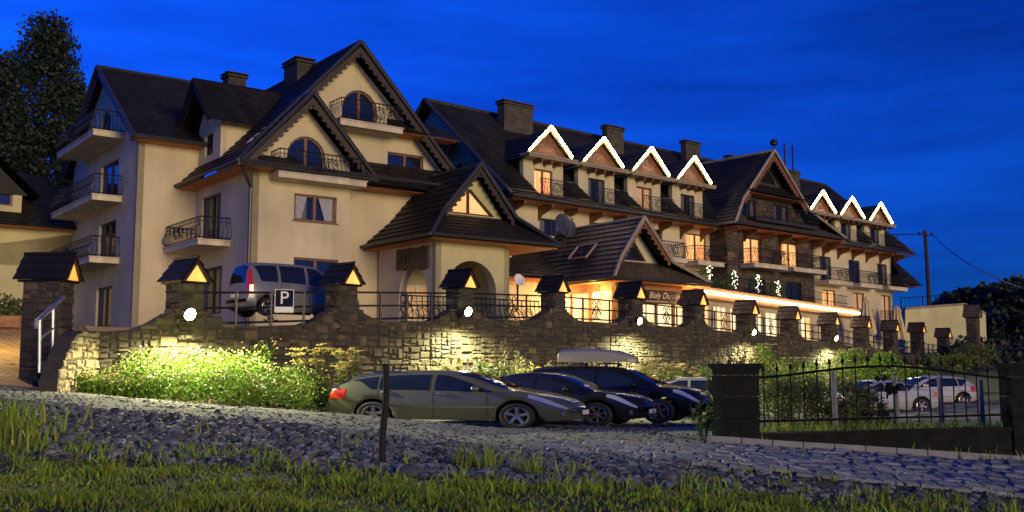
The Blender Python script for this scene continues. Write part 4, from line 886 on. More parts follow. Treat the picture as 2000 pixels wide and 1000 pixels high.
def shrub_pot(fr, a, b, z, h, label, fairy):
    t = thing('potted_shrub', label, 'plant', fr.P(a, b, z), 'shrubs on the upper terrace')
    l = MB(); leaves(l, fr.P(a, b, z + h * .6), .35 if fairy else .9, .35, h * .45, 260 if fairy else 420, .12, .3); l.build('foliage', M['leaf'], t)
    p = MB(); p.lathe([(0, 0), (.2, 0), (.27, .35), (.25, .36), (.22, .33)], 10, Matrix.Translation(fr.P(a, b, z))); p.build('pot', M['trim_dark'], t)
    if fairy:
        f = MB()
        for k in range(26): q = fr.P(a + random.gauss(0, .16), b - .3 + random.gauss(0, .06), z + h * (.25 + .75 * k / 26)); f.tube([q, q + Vector((0, 0, .05))], .022, 4)
        o = f.build('fairy_light', M['fairy'], t); o['kind'] = 'stuff'
for (px, h, fy), lb in zip(((1377, 1.5, 1), (1427, 1.5, 1), (1473, 1.5, 1), (1512, 1.3, 1), (1400, .8, 0)), ('slim shrub wound with fairy lights, leftmost on the upper terrace', 'slim shrub wound with fairy lights, left of the hotel stone section', 'slim shrub wound with fairy lights before a dark door of the stone section', 'rightmost slim shrub wound with fairy lights on the upper terrace', 'low broad green bush at the left end of the upper terrace')):
    a, _ = RF.uv(px, 560, 1.3); shrub_pot(RF, a, 1.3, ed(a) + .25, h, lb, fy)
# closed parasols
def parasol(px, yt, Y, h, label):
    p = at(px, yt, Y); z = p.z - h; t = thing('closed_parasol', label, 'parasol', (p.x, p.y, z), 'closed parasols on the terrace')
    m = MB(); nn = 20; prof = [(.05, h), (.16, h - .12), (.30, h - .45), (.26, h - .6), (.36, h - 1.1), (.50, h - 1.9), (.60, h - 2.6), (.52, h - 2.75)]; vs = []
    for r, zz in prof: vs += [(p.x + r * (1 + .22 * math.cos(k * math.pi)) * math.cos(6.283 * k / nn), p.y + r * (1 + .22 * math.cos(k * math.pi)) * math.sin(6.283 * k / nn), z + zz) for k in range(nn)]
    m.mesh(vs, [(i * nn + k, i * nn + (k + 1) % nn, (i + 1) * nn + (k + 1) % nn, (i + 1) * nn + k) for i in range(len(prof) - 1) for k in range(nn)]); m.build('canopy', M['umbrella'], t)
    q = MB(); q.tube([(p.x, p.y, z), (p.x, p.y, z + h + .12)], .04, 6); q.build('pole', M['wood'], t); b = MB(); b.lathe([(0, 0), (.4, 0), (.4, .08), (.1, .14)], 12, Matrix.Translation((p.x, p.y, z))); b.build('base', M['kerb'], t)
parasol(1691, 583, 77.5, 3.7, 'closed cream parasol nearer the glazed wing, left of the other parasol'); parasol(1751, 597, 83, 3.5, 'closed cream parasol near the far end of the hotel')
# satellite dishes
def dish(px, py, Y, r, m, label, h=1.2):
    p = at(px, py, Y); t = thing('satellite_dish', label, 'satellite dish', (p.x, p.y, p.z - h)); d = MB(); R = Vector((.55, -.75, .35)).to_track_quat('Z', 'Y').to_matrix().to_4x4()
    d.lathe([(0, -.12 * r), (r * .5, -.07 * r), (r * .85, .06 * r), (r, .14 * r), (r * .97, .17 * r), (r * .8, .09 * r), (0, -.06 * r)], 24, Matrix.Translation(p) @ R); d.build('reflector', M[m], t)
    a = MB(); f = p + R.to_3x3() @ Vector((0, 0, r * .9)); a.tube([p + R.to_3x3() @ Vector((0, -r * .9, .1)), f], .03 * r + .01, 5); a.tube([f, f + Vector((.05, -.05, .1)) * r * 2], .06 * r, 6); a.build('feed_arm', M['steel'], t)
    q = MB(); q.tube([p + Vector((-.06, .1, 0)), p + Vector((-.06, .1, -h))], .05, 6); q.build('mast', M['iron'], t)
dish(1103, 441, 56, .72, 'dish', 'big dark satellite dish in front of the hotel wall', 1.6); dish(1014, 547, 41, .26, 'white', 'small white satellite dish behind the terrace railing', 1.2)
# parking sign
a, z = WF.uv(555, 591, -.05); ps = thing('parking_sign', 'dark square parking sign with a white letter P on the railing', 'sign', WF.P(a, -.05, z - .5))
SFR = Fr((WF.P(a, -.05, 0).x, WF.P(a, -.05, 0).y), (.97, .24))
b = MB(); b.box(SFR, -.28, .28, 0, .03, z - .30, z + .40); b.build('plate', M['sign_blue'], ps); b = MB(); b.box(SFR, -.27, .27, -.006, -.002, z - .30, z - .13); b.build('name_strip', M['white'], ps)
for q in ([(-.28, z - .3), (.28, z - .3)], [(.28, z - .3), (.28, z + .4)], [(.28, z + .4), (-.28, z + .4)], [(-.28, z + .4), (-.28, z - .3)]):
    b.v = []; b.f = []; b.uv = []; b.tube([SFR.P(q[0][0], -.005, q[0][1]), SFR.P(q[1][0], -.005, q[1][1])], .014, 4); b.build('border', M['white'], ps)
text('P', .56, SFR, 0, -.006, z + .13, M['white'], ps)
# utility pole with its wires
p0 = at(1819, 640, 105); p1 = at(1803, 450, 105); up = thing('utility_pole', 'dark wooden utility pole standing beyond the hotel end', 'pole', (p0.x, p0.y, p0.z - 2))
b = MB(); b.tube([(p0.x, p0.y, p0.z - 3), (p1.x + .2, p1.y, p1.z)], .26, 8, .19); b.build('post', M['bark'], up)
b = MB(); b.tube([(p1.x - .5, p1.y, p1.z - .5), (p1.x + .9, p1.y, p1.z - .5)], .08, 6); b.build('crossarm', M['bark'], up)
for s in (-.45, .85): b = MB(); b.lathe([(.05, 0), (.11, .05), (.06, .12), (.11, .18), (0, .28)], 8, Matrix.Translation((p1.x + s, p1.y, p1.z - .42))); b.build('insulator', M['iron'], up)
def wire(p, q, sag, label):
    b = MB(); pts = []
    for i in range(17): t = i / 16; v = p.lerp(q, t); v.z -= sag * 4 * t * (1 - t); pts.append(v)
    b.tube(pts, .05, 4); tag(b.build('power_line', M['iron'], loc=p), label, 'wire', 'overhead wires')
k0 = Vector((p1.x, p1.y, p1.z - .3)); wire(k0, HF.P(40.5, 5, HF.uv(1742, 464, 5)[1]), .3, 'short overhead wire from the utility pole to the hotel'); wire(k0 + Vector((.8, 0, 0)), at(2040, 574, 60), .9, 'long overhead wire sagging from the utility pole to the right edge')
# annex beyond the hotel
AO = at(1772, 602, 98); AF = Fr((AO.x, AO.y), (.90, .43)); ax = thing('annex', 'low cream annex with a curved parapet and roof railing past the hotel', 'building', AF.P(4, 2, 3))
ap = [AF.uv(*p) for p in ((1768, 690), (1768, 603), (1830, 598), (1884, 594), (1902, 600), (1925, 612), (1928, 690))]
b = MB(); b.prism(AF, ap, 0, 6); b.build('wall', M['plaster_green'], ax)
cp = MB(); 
for p, q in zip(ap[1:], ap[2:-1]): cp.tube([AF.P(p[0], .02, p[1]), AF.P(q[0], .02, q[1])], .12, 5)
cp.build('coping', M['trim_pale'], ax)
r = MB(); a0, z0 = ap[1]; a1, z1 = ap[3]; pth = 14
for k in range(pth + 1):
    t = k / pth; a, z = a0 + (a1 - a0) * t, z0 + (z1 - z0) * t; r.tube([AF.P(a, .5, z), AF.P(a, .5, z + 1.05)], .05 if k % 5 == 0 else .018, 4)
for h in (.12, 1.05): r.tube([AF.P(a0, .5, z0 + h), AF.P(a1, .5, z1 + h)], .04, 4)
r.build('roof_railing', M['iron'], ax)
pillar(Fr((at(1911, 640, 80).x, 80), (.613, .79)), 0, 2.0, AF.uv(1910, 618, -8)[1] - .6, AF.uv(1910, 606, -8)[1] - .2, .8, .8, 'rightmost small stone pillar with a plain cap below the annex', 'end pillars with dark cap roofs', 'roof_brown', 'trim_pale')
# ------------------------------------------------------------------ neighbouring house at far left
NO = at(182, 452, 57); NF = Fr((NO.x, NO.y), (.8, .6)); P = NF.P
nh = thing('neighbour_house', 'dim yellowish house with a low dark roof and dormer at far left', 'house', NF.P(-8, 4, 3))
zE = NF.uv(100, 444)[1]; zR = NF.uv(100, 345, 6)[1]
r = MB(); roof(r, P(-22, 0, zE), P(.3, 0, zE), P(-1.5, 6.2, zR), P(-22, 6.2, zR)); roof(r, P(.3, 12.4, zE), P(-22, 12.4, zE), P(-22, 6.2, zR), P(-1.5, 6.2, zR)); roof(r, P(.3, 0, zE), P(.3, 12.4, zE), P(-1.5, 6.2, zR), P(-1.5, 6.2, zR)); r.build('roof', M['roof'], nh)
nw = [NF.uv(-20, 478, 1), NF.uv(59, 520, 1)]; nl = [NF.uv(143, 457, 1), NF.uv(157, 475, 1), NF.uv(163, 456, 1), NF.uv(177, 476, 1)]
nr = lambda p, q: rect(p[0], q[0], min(p[1], q[1]), max(p[1], q[1]))
nhs = [nr(*nw), nr(nl[0], nl[1]), nr(nl[2], nl[3])]
wall(NF, 1, [(-22, 2), (-.4, 2), (-.4, zE), (-22, zE)], nhs, 'plaster_green', nh)
for h, p in zip(nhs, ('glass', 'lit_orange', 'lit_orange')): window(NF, 1, h, nh, pane=p, fm='wood', mull=0)
soffit(NF, -22, .2, .03, .99, zE - .08, nh)
dz = NF.uv(0, 372, 1.2); d0, d1 = NF.uv(-25, 372, 1.2), NF.uv(42, 405, 1.2); hh = nr(NF.uv(-12, 374, 1.2), NF.uv(24, 403, 1.2))
wall(NF, 1.2, rect(d0[0], d1[0], d1[1] - .3, d0[1]), [hh], 'plaster_green', nh, name='dormer_wall'); window(NF, 1.2, hh, nh, fm='wood', mull=0)
r = MB(); m_ = (d0[0] + d1[0]) / 2 - .6; e = d1[0] - m_ + .8; roof(r, P(m_ + e, .5, d0[1] - .2), P(m_ + e, 5.5, d0[1] - .2), P(m_, 5.5, d0[1] + 1.9), P(m_, .5, d0[1] + 1.9)); roof(r, P(m_ - e, 5.5, d0[1] - .2), P(m_ - e, .5, d0[1] - .2), P(m_, .5, d0[1] + 1.9), P(m_, 5.5, d0[1] + 1.9))
r.prism(NF, [(m_ - e + .5, d0[1] - .1), (m_ + e - .5, d0[1] - .1), (m_, d0[1] + 1.6)], 1.15, 1.3); r.build('dormer_roof', M['roof'], nh)
# low garden wall, planting and handrail on the driveway
g0 = at(-60, 640, 36); g1 = at(76, 640, 36.5); GW = Fr((g0.x, g0.y), (g1.x - g0.x, g1.y - g0.y)); l_ = math.hypot(g1.x - g0.x, g1.y - g0.y)
gd = thing('garden_wall', 'low reddish stone planter wall at the top of the driveway', 'wall', GW.P(l_ / 2, 0, 2.8)); b = MB(); b.box(GW, 0, l_, .02, .4, 2.5, 3.38); b.build('wall_core', M['mortar'], gd)
M['stone_red'] = mat('red_wall_stone', (.26, .13, .075), .85, .35, 5, .5, 22, island=.35); b = MB(); stones(b, GW, 0, l_, 2.6, 3.4, .02, .55, .4); b.build('stone_facing', M['stone_red'], gd)
b = MB()
for i in range(14): leaves(b, GW.P(l_ * random.random(), 1.0 + random.random(), 3.5 + random.random() * .3), .6, .5, .45, 130, .12)
for i in range(10): q = NF.P(-3.5 - 1.1 * i, -2 - random.random() * 2, 3.5); leaves(b, q, .8, .7, .7, 150, .14)
tag(b.build('garden_planting', M['leaf_weed']), 'low dim planting above the reddish planter wall', 'plants', kind='stuff')
hr_ = thing('handrail', 'steel tube handrail beside the steps at far left', 'handrail', (X_at(90, 25), 25, 1.0))
A_, B_ = at(71, 629, 24.4), at(124, 580, 26.2)
b = MB(); b.tube([A_ + Vector((0, 0, -.16)), A_, B_], .055, 8); b.build('top_rail', M['steel'], hr_)
for px, pt, pb, Y in ((78, 625, 728, 24.5), (104, 600, 700, 25.5)): b = MB(); b.tube([at(px, pt, Y), at(px - 1, pb, Y)], .05, 8); b.build('post', M['steel'], hr_)
b = MB(); b.tube([at(79, 661, 24.5), at(104, 641, 25.5)], .03, 6); b.build('mid_rail', M['steel'], hr_)
b = MB()
for i in range(8): 
    y = 25.0 + .55 * i; xa, xb = X_at(82, y), X_at(118, y); z = 1.02 + .17 * i; b.cube(xa, xb, y, y + .62, z - .4, z)
tag(b.build('steps', M['kerb']), kind='structure')
# ------------------------------------------------------------------ vehicles: one lofted body shape driven by profile tables (lengths in plain metres, then stretched by SX)
def cat_interp(pts, x):
    if x <= pts[0][0]: return pts[0][1]
    if x >= pts[-1][0]: return pts[-1][1]
    for i in range(len(pts) - 1):
        if x <= pts[i + 1][0]:
            p0 = pts[max(i - 1, 0)]; p1 = pts[i]; p2 = pts[i + 1]; p3 = pts[min(i + 2, len(pts) - 1)]; h = p2[0] - p1[0]; t = (x - p1[0]) / h
            m1 = (p2[1] - p0[1]) / max(1e-6, p2[0] - p0[0]) * h; m2 = (p3[1] - p1[1]) / max(1e-6, p3[0] - p1[0]) * h
            lim = 3 * abs(p2[1] - p1[1]); m1 = max(-lim, min(lim, m1)); m2 = max(-lim, min(lim, m2))
            return (2 * t ** 3 - 3 * t * t + 1) * p1[1] + (t ** 3 - 2 * t * t + t) * m1 + (-2 * t ** 3 + 3 * t * t) * p2[1] + (t ** 3 - t * t) * m2
class Car:
    def __init__(s, L, hw, top, belt, wheels, wr, sill=.2, tumble=.24, nose=.42, tail=.5):
        s.L, s.hw, s.top, s.belt, s.wheels, s.wr, s.sill, s.tumble, s.nose, s.tail = L, hw, top, belt, wheels, wr, sill, tumble, nose, tail
    def w(s, x):
        f = max(0, (x - (s.L - 1.15)) / 1.15); r = max(0, (.8 - x) / .8)
        return s.hw * (1 - .34 * f ** 2.6 - .16 * r ** 2.4)
    def ring(s, x):
        zt = cat_interp(s.top, x); zb = min(cat_interp(s.belt, x), zt - .04); w = s.w(x)
        f = max(0, (x - (s.L - .45)) / .45); r = max(0, (.35 - x) / .35)
        zs = s.sill + (s.nose - s.sill) * .25 * f + .12 * r
        g = zt - zb; yr = w * (.955 - s.tumble * min(1.1, g / .5)); hh = min(1, g / .3)
        pts = [(w * .90, zs), (w * .985, zs + .10), (w, zs + .28), (w, (zs + zb) / 2 + .1), (w * .985, zb - .07), (w * .955, zb), ((w * .955 + yr) / 2 + .015, zb + g * .5), (yr, zt - .10 * hh - .012), (yr * .84, zt - .035 * hh - .004), (yr * .45, zt - .006), (0, zt)]
        for wx in s.wheels:
            R = s.wr + .075; d = abs(x - wx)
            if d < R:
                za = s.wr + math.sqrt(R * R - d * d)
                pts = [(y if i > 3 else y * (1 if z >= za else 1), max(z, za) if i <= 3 else z) for i, (y, z) in enumerate(pts)]
        return pts
    def S(s, x, t):
        r = s.ring(x); i = max(0, min(len(r) - 2, int(t))); f = t - i
        return r[i][0] + (r[i + 1][0] - r[i][0]) * f, r[i][1] + (r[i + 1][1] - r[i][1]) * f
    def stations(s):
        xs = set(round(s.L * i / 44, 3) for i in range(45)) | {.02, .06, .12, s.L - .02, s.L - .06, s.L - .12}
        for wx in s.wheels:
            R = s.wr + .075
            for k in range(13): xs.add(round(wx - R * math.cos(math.pi * k / 12), 3))
        return sorted(x for x in xs if 0 <= x <= s.L)
def patch(c, fn, x0, x1, nx, nt, off=.008, SX=1., side=(1, -1), m=None):
    """sheet lying just proud of the body: fn(x) -> (t0,t1)"""
    mb = m or MB()
    for sd in side:
        vs = []
        for i in range(nx + 1):
            x = x0 + (x1 - x0) * i / nx; t0, t1 = fn(x)
            for k in range(nt + 1):
                y, z = c.S(x, t0 + (t1 - t0) * k / nt); e = c.S(x, min(10, t0 + (t1 - t0) * k / nt + .3)); n = Vector((0, e[1] - z, -(e[0] - y)))
                if n.length > 1e-6: n.normalize()
                else: n = Vector((0, 0, 1))
                vs.append(((x - c.L / 2) * SX, sd * (y + n.y * off), z + n.z * off))
        mb.mesh(vs, [(i * (nt + 1) + k, (i + 1) * (nt + 1) + k, (i + 1) * (nt + 1) + k + 1, i * (nt + 1) + k + 1) for i in range(nx) for k in range(nt)])
    return mb
def make_car(c, paint, name, label, SX, sidewin, ws, rw, rim_spokes=5, headl=(.62, .10), group=None, opt=()):
    root = thing(name, label, 'car', (0, 0, 0), group); L, h = c.L, c.L / 2
    T = lambda x, y, z: Vector(((x - h) * SX, y, z))
    b = MB(); xs = c.stations(); n = 21; vs = []
    for x in xs:
        r = c.ring(x); vs += [T(x, y, z) for y, z in r] + [T(x, -y, z) for y, z in reversed(r[:-1])]
    fs = [(i * n + k, (i + 1) * n + k, (i + 1) * n + k + 1, i * n + k + 1) for i in range(len(xs) - 1) for k in range(n - 1)] + [tuple(range(n)), tuple(reversed(range((len(xs) - 1) * n, len(xs) * n)))]
    b.mesh(vs, fs); body = b.build('body', paint, root, smooth=True)
    u = MB(); u.hexa([T(.25, -c.hw + .22, .2), T(L - .3, -c.hw + .22, .2), T(L - .3, c.hw - .22, .2), T(.25, c.hw - .22, .2), T(.25, -c.hw + .22, .62), T(L - .3, -c.hw + .22, .62), T(L - .3, c.hw - .22, .62), T(.25, c.hw - .22, .62)]); u.build('underbody', M['under'], root)
    for x0, x1, lo0, lo1 in sidewin:      # glass, with slanted ends given by lo0/lo1
        for sd in (1, -1):
            def fn(x): 
                f0 = max(0, 1 - (x - x0) / max(1e-3, lo0)) if lo0 else 0; f1 = max(0, 1 - (x1 - x) / max(1e-3, lo1)) if lo1 else 0
                return (5.12, 6.92) if not (f0 or f1) else ((5.12 + 1.7 * f0, 6.92) if f0 else (5.12, 6.92 - 1.7 * f1))
            patch(c, fn, x0, x1, 16, 4, .010, SX, (sd,)).build('side_window', M['car_glass'], body)
    patch(c, lambda x: (7.35, 10), ws[0], ws[1], 14, 6, .008, SX).build('windscreen', M['car_glass'], body)
    patch(c, lambda x: (7.5, 10), rw[0], rw[1], 8, 6, .008, SX).build('rear_window', M['car_glass'], body)
    for sd in (1, -1):
        patch(c, lambda x: (3.35 + .5 * max(0, (L - headl[1] - x) / headl[0]) , 4.75 + .2 * max(0, (L - headl[1] - x) / headl[0])), L - headl[0] - headl[1], L - headl[1], 8, 3, .012, SX, (sd,)).build('headlight', M['head'], body)
        patch(c, lambda x: (3.2, 5.2 if 'tall' not in opt else 6.8), .03, .42 if 'tall' not in opt else .2, 6, 4, .012, SX, (sd,)).build('tail_light', M['tail'] if 'amber' not in opt else M['tail_orange'], body)
        if 'trim' in opt: patch(c, lambda x: (2.2, 2.45), 1.15, L - 1.25, 20, 1, .02, SX, (sd,)).build('side_trim', M['chrome'], body)
        for dx in [w[0] for w in sidewin[1:]] + [sidewin[-1][1] - .12]:
            patch(c, lambda x: (.6, 5.05), dx - .02, dx - .006, 1, 14, .006, SX, (sd,)).build('door_seam', M['under'], body)
        for dx in [w[0] + .16 for w in sidewin[-2:]]:
            y, z = c.S(dx, 4.4); hd = MB(); hd.tube([T(dx - .11, sd * (y + .01), z), T(dx - .05, sd * (y + .045), z + .01), T(dx + .07, sd * (y + .045), z + .01), T(dx + .12, sd * (y + .01), z)], .02, 6); hd.build('door_handle', M['chrome'] if 'trim' in opt else paint, body)
        mx = sidewin[-1][1] - .32; y, z = c.S(mx, 5.2); mm = MB(); mm.lathe([(0, -.13), (.08, -.11), (.105, 0), (.08, .11), (0, .13)], 10, Matrix.Translation(T(mx, sd * (y + .16), z + .07)) @ Matrix.Rotation(rad(90), 4, 'X') @ Matrix.Diagonal((1.1, .75, 1, 1))); mm.tube([T(mx, sd * (y - .02), z + .02), T(mx, sd * (y + .12), z + .05)], .03, 6); mm.build('mirror', paint, root, smooth=True)
        if 'rails' in opt: rl = MB(); rl.tube([T(x, sd * (c.S(x, 7.6)[0]), c.S(x, 7.6)[1] + (.05 if .1 < k < .9 else 0)) for k, x in [(i / 10, ws[0] - .95 - (ws[0] - .95 - rw[1]) * (1 - i / 10)) for i in range(11)]], .022, 6); rl.build('roof_rail', M['chrome'] if 'trim' in opt else M['iron'], root)
    xf = L - .03; g = MB(); y, z = c.S(L, 3.0); zt = c.S(L, 9.5)[1]
    g.hexa([T(L - .06, -y * .55, c.nose - .12), T(L + .012, -y * .5, c.nose - .12), T(L + .012, y * .5, c.nose - .12), T(L - .06, y * .55, c.nose - .12), T(L - .06, -y * .62, zt - .06), T(L + .012, -y * .56, zt - .07), T(L + .012, y * .56, zt - .07), T(L - .06, y * .62, zt - .06)]); gr = g.build('grille', M['under'], body)
    for k in range(4 if 'bars' in opt else 1):
        s_ = MB(); zz = zt - .10 - .055 * k; s_.tube([T(L + .02, -y * .5, zz), T(L + .03, 0, zz), T(L + .02, y * .5, zz)], .014, 5); s_.build('grille_bar', M['chrome'], gr)
    em = MB()
    if 'star' in opt:
        cc = T(L + .05, 0, zt - .17); em.tube([cc + Vector((0, .09 * math.cos(k * .5236), .09 * math.sin(k * .5236))) for k in range(13)], .011, 5)
        for k in range(3): em.tube([cc, cc + Vector((0, .09 * math.sin(k * 2.094), .09 * math.cos(k * 2.094)))], .009, 4)
        em.build('emblem', M['chrome'], gr)
    elif 'crest' in opt:
        cc = T(L + .03, 0, zt - .03); em.tube([cc + Vector((0, -.03, .06)), cc + Vector((0, .03, .03)), cc + Vector((0, 0, -.01)), cc + Vector((0, .04, -.06))], .014, 5); em.tube([cc + Vector((0, -.05, .01)), cc + Vector((0, .05, .02))], .010, 4); em.build('emblem', M['chrome'], gr)
    lp = MB(); lp.hexa([T(L + .02, -.26, .36), T(L + .04, -.26, .36), T(L + .04, .26, .36), T(L + .02, .26, .36), T(L + .02, -.26, .47), T(L + .04, -.26, .47), T(L + .04, .26, .47), T(L + .02, .26, .47)]); lp.build('licence_plate', M['plate'], root)
    rp_ = MB(); rp_.hexa([T(-.05, -.26, .62), T(-.02, -.26, .62), T(-.02, .26, .62), T(-.05, .26, .62), T(-.05, -.26, .73), T(-.02, -.26, .73), T(-.02, .26, .73), T(-.05, .26, .73)]); rp_.build('licence_plate', M['plate'], root)
    for sd in (1, -1):
        fl = MB(); y, z = c.S(L - .3, 1.5); fl.lathe([(0, .0), (.06, .0), (.075, -.03)], 10, Matrix.Translation(T(L - .22, sd * (y - .02), .40)) @ Vector((.8, sd * .6, 0)).to_track_quat('Z', 'Y').to_matrix().to_4x4()); fl.build('fog_light', M['chrome'], body)
    R = c.wr
    for wx in c.wheels:
        for sd in (1, -1):
            Mx = Matrix.Diagonal((SX, 1, 1, 1)); org = T(wx, sd * (c.hw - .115), R); B_ = Matrix.Translation(org) @ Mx @ Matrix.Rotation(rad(-90 * sd), 4, 'X')
            t = MB(); t.lathe([(R * .66, -.10), (R * .93, -.105), (R, -.07), (R, .07), (R * .93, .105), (R * .68, .10), (R * .66, .06)], 28, B_); wh = t.build('wheel', M['tyre'], root, smooth=True)
            q = MB(); q.lathe([(R * .68, .095), (R * .64, .10), (R * .60, .06), (R * .60, -.08)], 28, B_); q.lathe([(0, .085), (R * .12, .085), (R * .15, .06), (R * .15, 0)], 12, B_)
            for k in range(rim_spokes):
                a = 2 * math.pi * k / rim_spokes + .3; ca, sa = math.cos(a), math.sin(a); wd = R * (.13 if rim_spokes < 7 else .075)
                def V(r, o, z): return B_ @ Vector((ca * r - sa * o, sa * r + ca * o, z))
                q.hexa([V(R * .1, -wd * .8, .03), V(R * .63, -wd, .045), V(R * .63, wd, .045), V(R * .1, wd * .8, .03), V(R * .1, -wd * .6, .08), V(R * .63, -wd * .8, .09), V(R * .63, wd * .8, .09), V(R * .1, wd * .6, .08)])
            q.build('rim', M['rim'], wh)
            dk = MB(); dk.lathe([(0, .0), (R * .62, .0)], 20, B_); dk.build('brake_disc', M['under'], wh)
    return root
def paintm(n, col, metal=.55, rough=.28): return mat(n, col, rough, .06, 2, metal=metal, coat=.45 if max(col) > .02 else .18, spec=.4 if max(col) > .02 else .25)
SX = 1.45
EST = [(0, .50), (.04, .78), (.12, 1.00), (.40, 1.24), (.75, 1.36), (1.3, 1.435), (2.0, 1.46), (2.55, 1.43), (3.0, 1.30), (3.45, 1.08), (3.62, 1.00), (4.1, .89), (4.5, .76), (4.68, .64), (4.76, .50)]
estate = Car(4.76, .90, EST, [(0, .5), (.12, .92), (.7, .94), (2.6, .90), (3.3, .89), (3.62, .90), (4.1, .82), (4.76, .46)], (.98, 3.72), .325)
ca = make_car(estate, paintm('olive_silver_paint', (.10, .105, .066), .25, .2), 'estate_car', 'olive silver estate car parked nearest the road, behind the dark stake', SX, [(.52, 1.05, .42, 0), (1.10, 2.08, 0, 0), (2.18, 3.32, 0, .95)], (2.62, 3.55), (.10, .42), 5, (.75, .08), 'cars parked below the terrace wall', ('trim', 'rails', 'crest'))
SX = 1.33
SED = [(0, .55), (.04, .84), (.15, .95), (.6, 1.00), (.85, 1.06), (1.25, 1.30), (1.7, 1.42), (2.3, 1.45), (2.7, 1.40), (3.1, 1.24), (3.5, 1.03), (3.65, .97), (4.1, .90), (4.45, .80), (4.58, .70), (4.64, .52)]
sedan = Car(4.64, .90, SED, [(0, .55), (.15, .90), (1.2, .93), (2.6, .90), (3.4, .89), (3.65, .90), (4.1, .84), (4.64, .48)], (.95, 3.70), .325)
cb = make_car(sedan, paintm('black_paint', (.010, .010, .010), 0, .18), 'sedan_car', 'black sedan with a chrome star grille between the estate car and the black off-roader', SX, [(1.05, 1.50, .4, 0), (1.56, 2.30, 0, 0), (2.38, 3.40, 0, .9)], (2.72, 3.60), (.85, 1.5), 7, (.6, .12), 'cars parked below the terrace wall', ('bars', 'star'))
SUV = [(0, .60), (.04, 1.0), (.15, 1.28), (.45, 1.52), (.9, 1.62), (1.8, 1.66), (2.4, 1.64), (2.8, 1.56), (3.2, 1.33), (3.5, 1.15), (3.65, 1.09), (4.1, 1.02), (4.4, .90), (4.52, .76), (4.57, .60)]
suv = Car(4.57, .90, SUV, [(0, .6), (.15, 1.02), (.8, 1.04), (2.8, 1.0), (3.5, 1.0), (3.65, 1.02), (4.1, .95), (4.57, .58)], (.92, 3.58), .36, .28, nose=.5)
cc_ = make_car(suv, paintm('black_suv_paint', (.008, .008, .008), 0, .18), 'off_road_car', 'black off-road car carrying a pale roof box', SX, [(.45, 1.12, .35, 0), (1.2, 2.1, 0, 0), (2.18, 3.38, 0, .85)], (2.75, 3.55), (.08, .36), 5, (.55, .10), 'cars parked below the terrace wall', ('rails',))
SX = 1.17
rb = thing('roof_box', 'pale grey streamlined roof box strapped on the black off-road car', 'roof box', (0, 0, 0)); b = MB(); vs = []; K = [(0, .26, .30), (.06, .36, .36), (.5, .41, .40), (1.1, .41, .40), (1.6, .38, .35), (1.95, .30, .24), (2.12, .14, .15)]
for x, w_, hz in K: vs += [((x - 1.0) * SX, y, z) for y, z in ((-w_, .08), (-w_ * 1.02, .08 + hz * .4), (-w_ * .9, .08 + hz * .8), (-w_ * .5, .08 + hz), (w_ * .5, .08 + hz), (w_ * .9, .08 + hz * .8), (w_ * 1.02, .08 + hz * .4), (w_, .08))]
b.mesh(vs, [(i * 8 + k, (i + 1) * 8 + k, (i + 1) * 8 + (k + 1) % 8, i * 8 + (k + 1) % 8) for i in range(6) for k in range(8)] + [tuple(range(8)), tuple(range(55, 47, -1))]); M['box_grey'] = paintm('roof_box_plastic', (.20, .19, .165), 0, .3); b.build('shell', M['box_grey'], rb, smooth=False)
for x in (-.45, .45): b = MB(); b.cube(x * SX - .03, x * SX + .03, -.62, .62, 0, .05); b.cube(x * SX - .04, x * SX + .04, -.64, -.56, -.06, .06); b.cube(x * SX - .04, x * SX + .04, .56, .64, -.06, .06); b.build('crossbar', M['iron'], rb)
SX = 1.33
HAT = [(0, .55), (.04, .85), (.15, 1.10), (.4, 1.32), (.8, 1.42), (1.6, 1.46), (2.1, 1.44), (2.5, 1.34), (2.95, 1.10), (3.15, 1.0), (3.6, .92), (3.95, .80), (4.1, .68), (4.16, .5)]
hatch = Car(4.16, .88, HAT, [(0, .55), (.15, .90), (.8, .93), (2.2, .90), (3.0, .90), (3.15, .92), (3.6, .85), (4.16, .48)], (.80, 3.32), .315)
cdh = make_car(hatch, paintm('pale_grey_paint', (.34, .33, .31), .4, .3), 'hatchback_car', 'pale grey hatchback half hidden behind the black off-road car and the dark gate pillar', SX, [(.42, .95, .4, 0), (1.0, 1.75, 0, 0), (1.83, 2.95, 0, .85)], (2.2, 3.08), (.08, .34), 5, (.5, .1), 'cars parked below the terrace wall', ())
ce = make_car(sedan, paintm('silver_paint', (.40, .41, .41), .2, .3), 'sedan_car', 'silver car behind the gate railing with amber rear lamp, left of the other silver car', SX, [(1.05, 1.50, .4, 0), (1.56, 2.30, 0, 0), (2.38, 3.40, 0, .9)], (2.72, 3.60), (.85, 1.5), 5, (.6, .12), 'silver cars seen through the gate', ('amber',))
cf = make_car(hatch, paintm('pale_silver_paint', (.45, .44, .42), .2, .3), 'hatchback_car', 'silver hatchback behind the gate railing with red rear lamp, rightmost of the cars', SX, [(.42, .95, .4, 0), (1.0, 1.75, 0, 0), (1.83, 2.95, 0, .85)], (2.2, 3.08), (.08, .34), 5, (.5, .1), 'silver cars seen through the gate', ())
SX = 1.12
VAN = [(0, .55), (.03, 1.0), (.10, 1.55), (.25, 1.76), (.8, 1.83), (1.8, 1.84), (2.4, 1.78), (2.8, 1.55), (3.15, 1.25), (3.3, 1.15), (3.7, 1.02), (3.95, .85), (4.05, .6)]
van = Car(4.05, .85, VAN, [(0, .55), (.1, 1.08), (.8, 1.10), (2.5, 1.05), (3.1, 1.05), (3.3, 1.07), (3.7, .93), (4.05, .56)], (.68, 3.35), .31, .16)
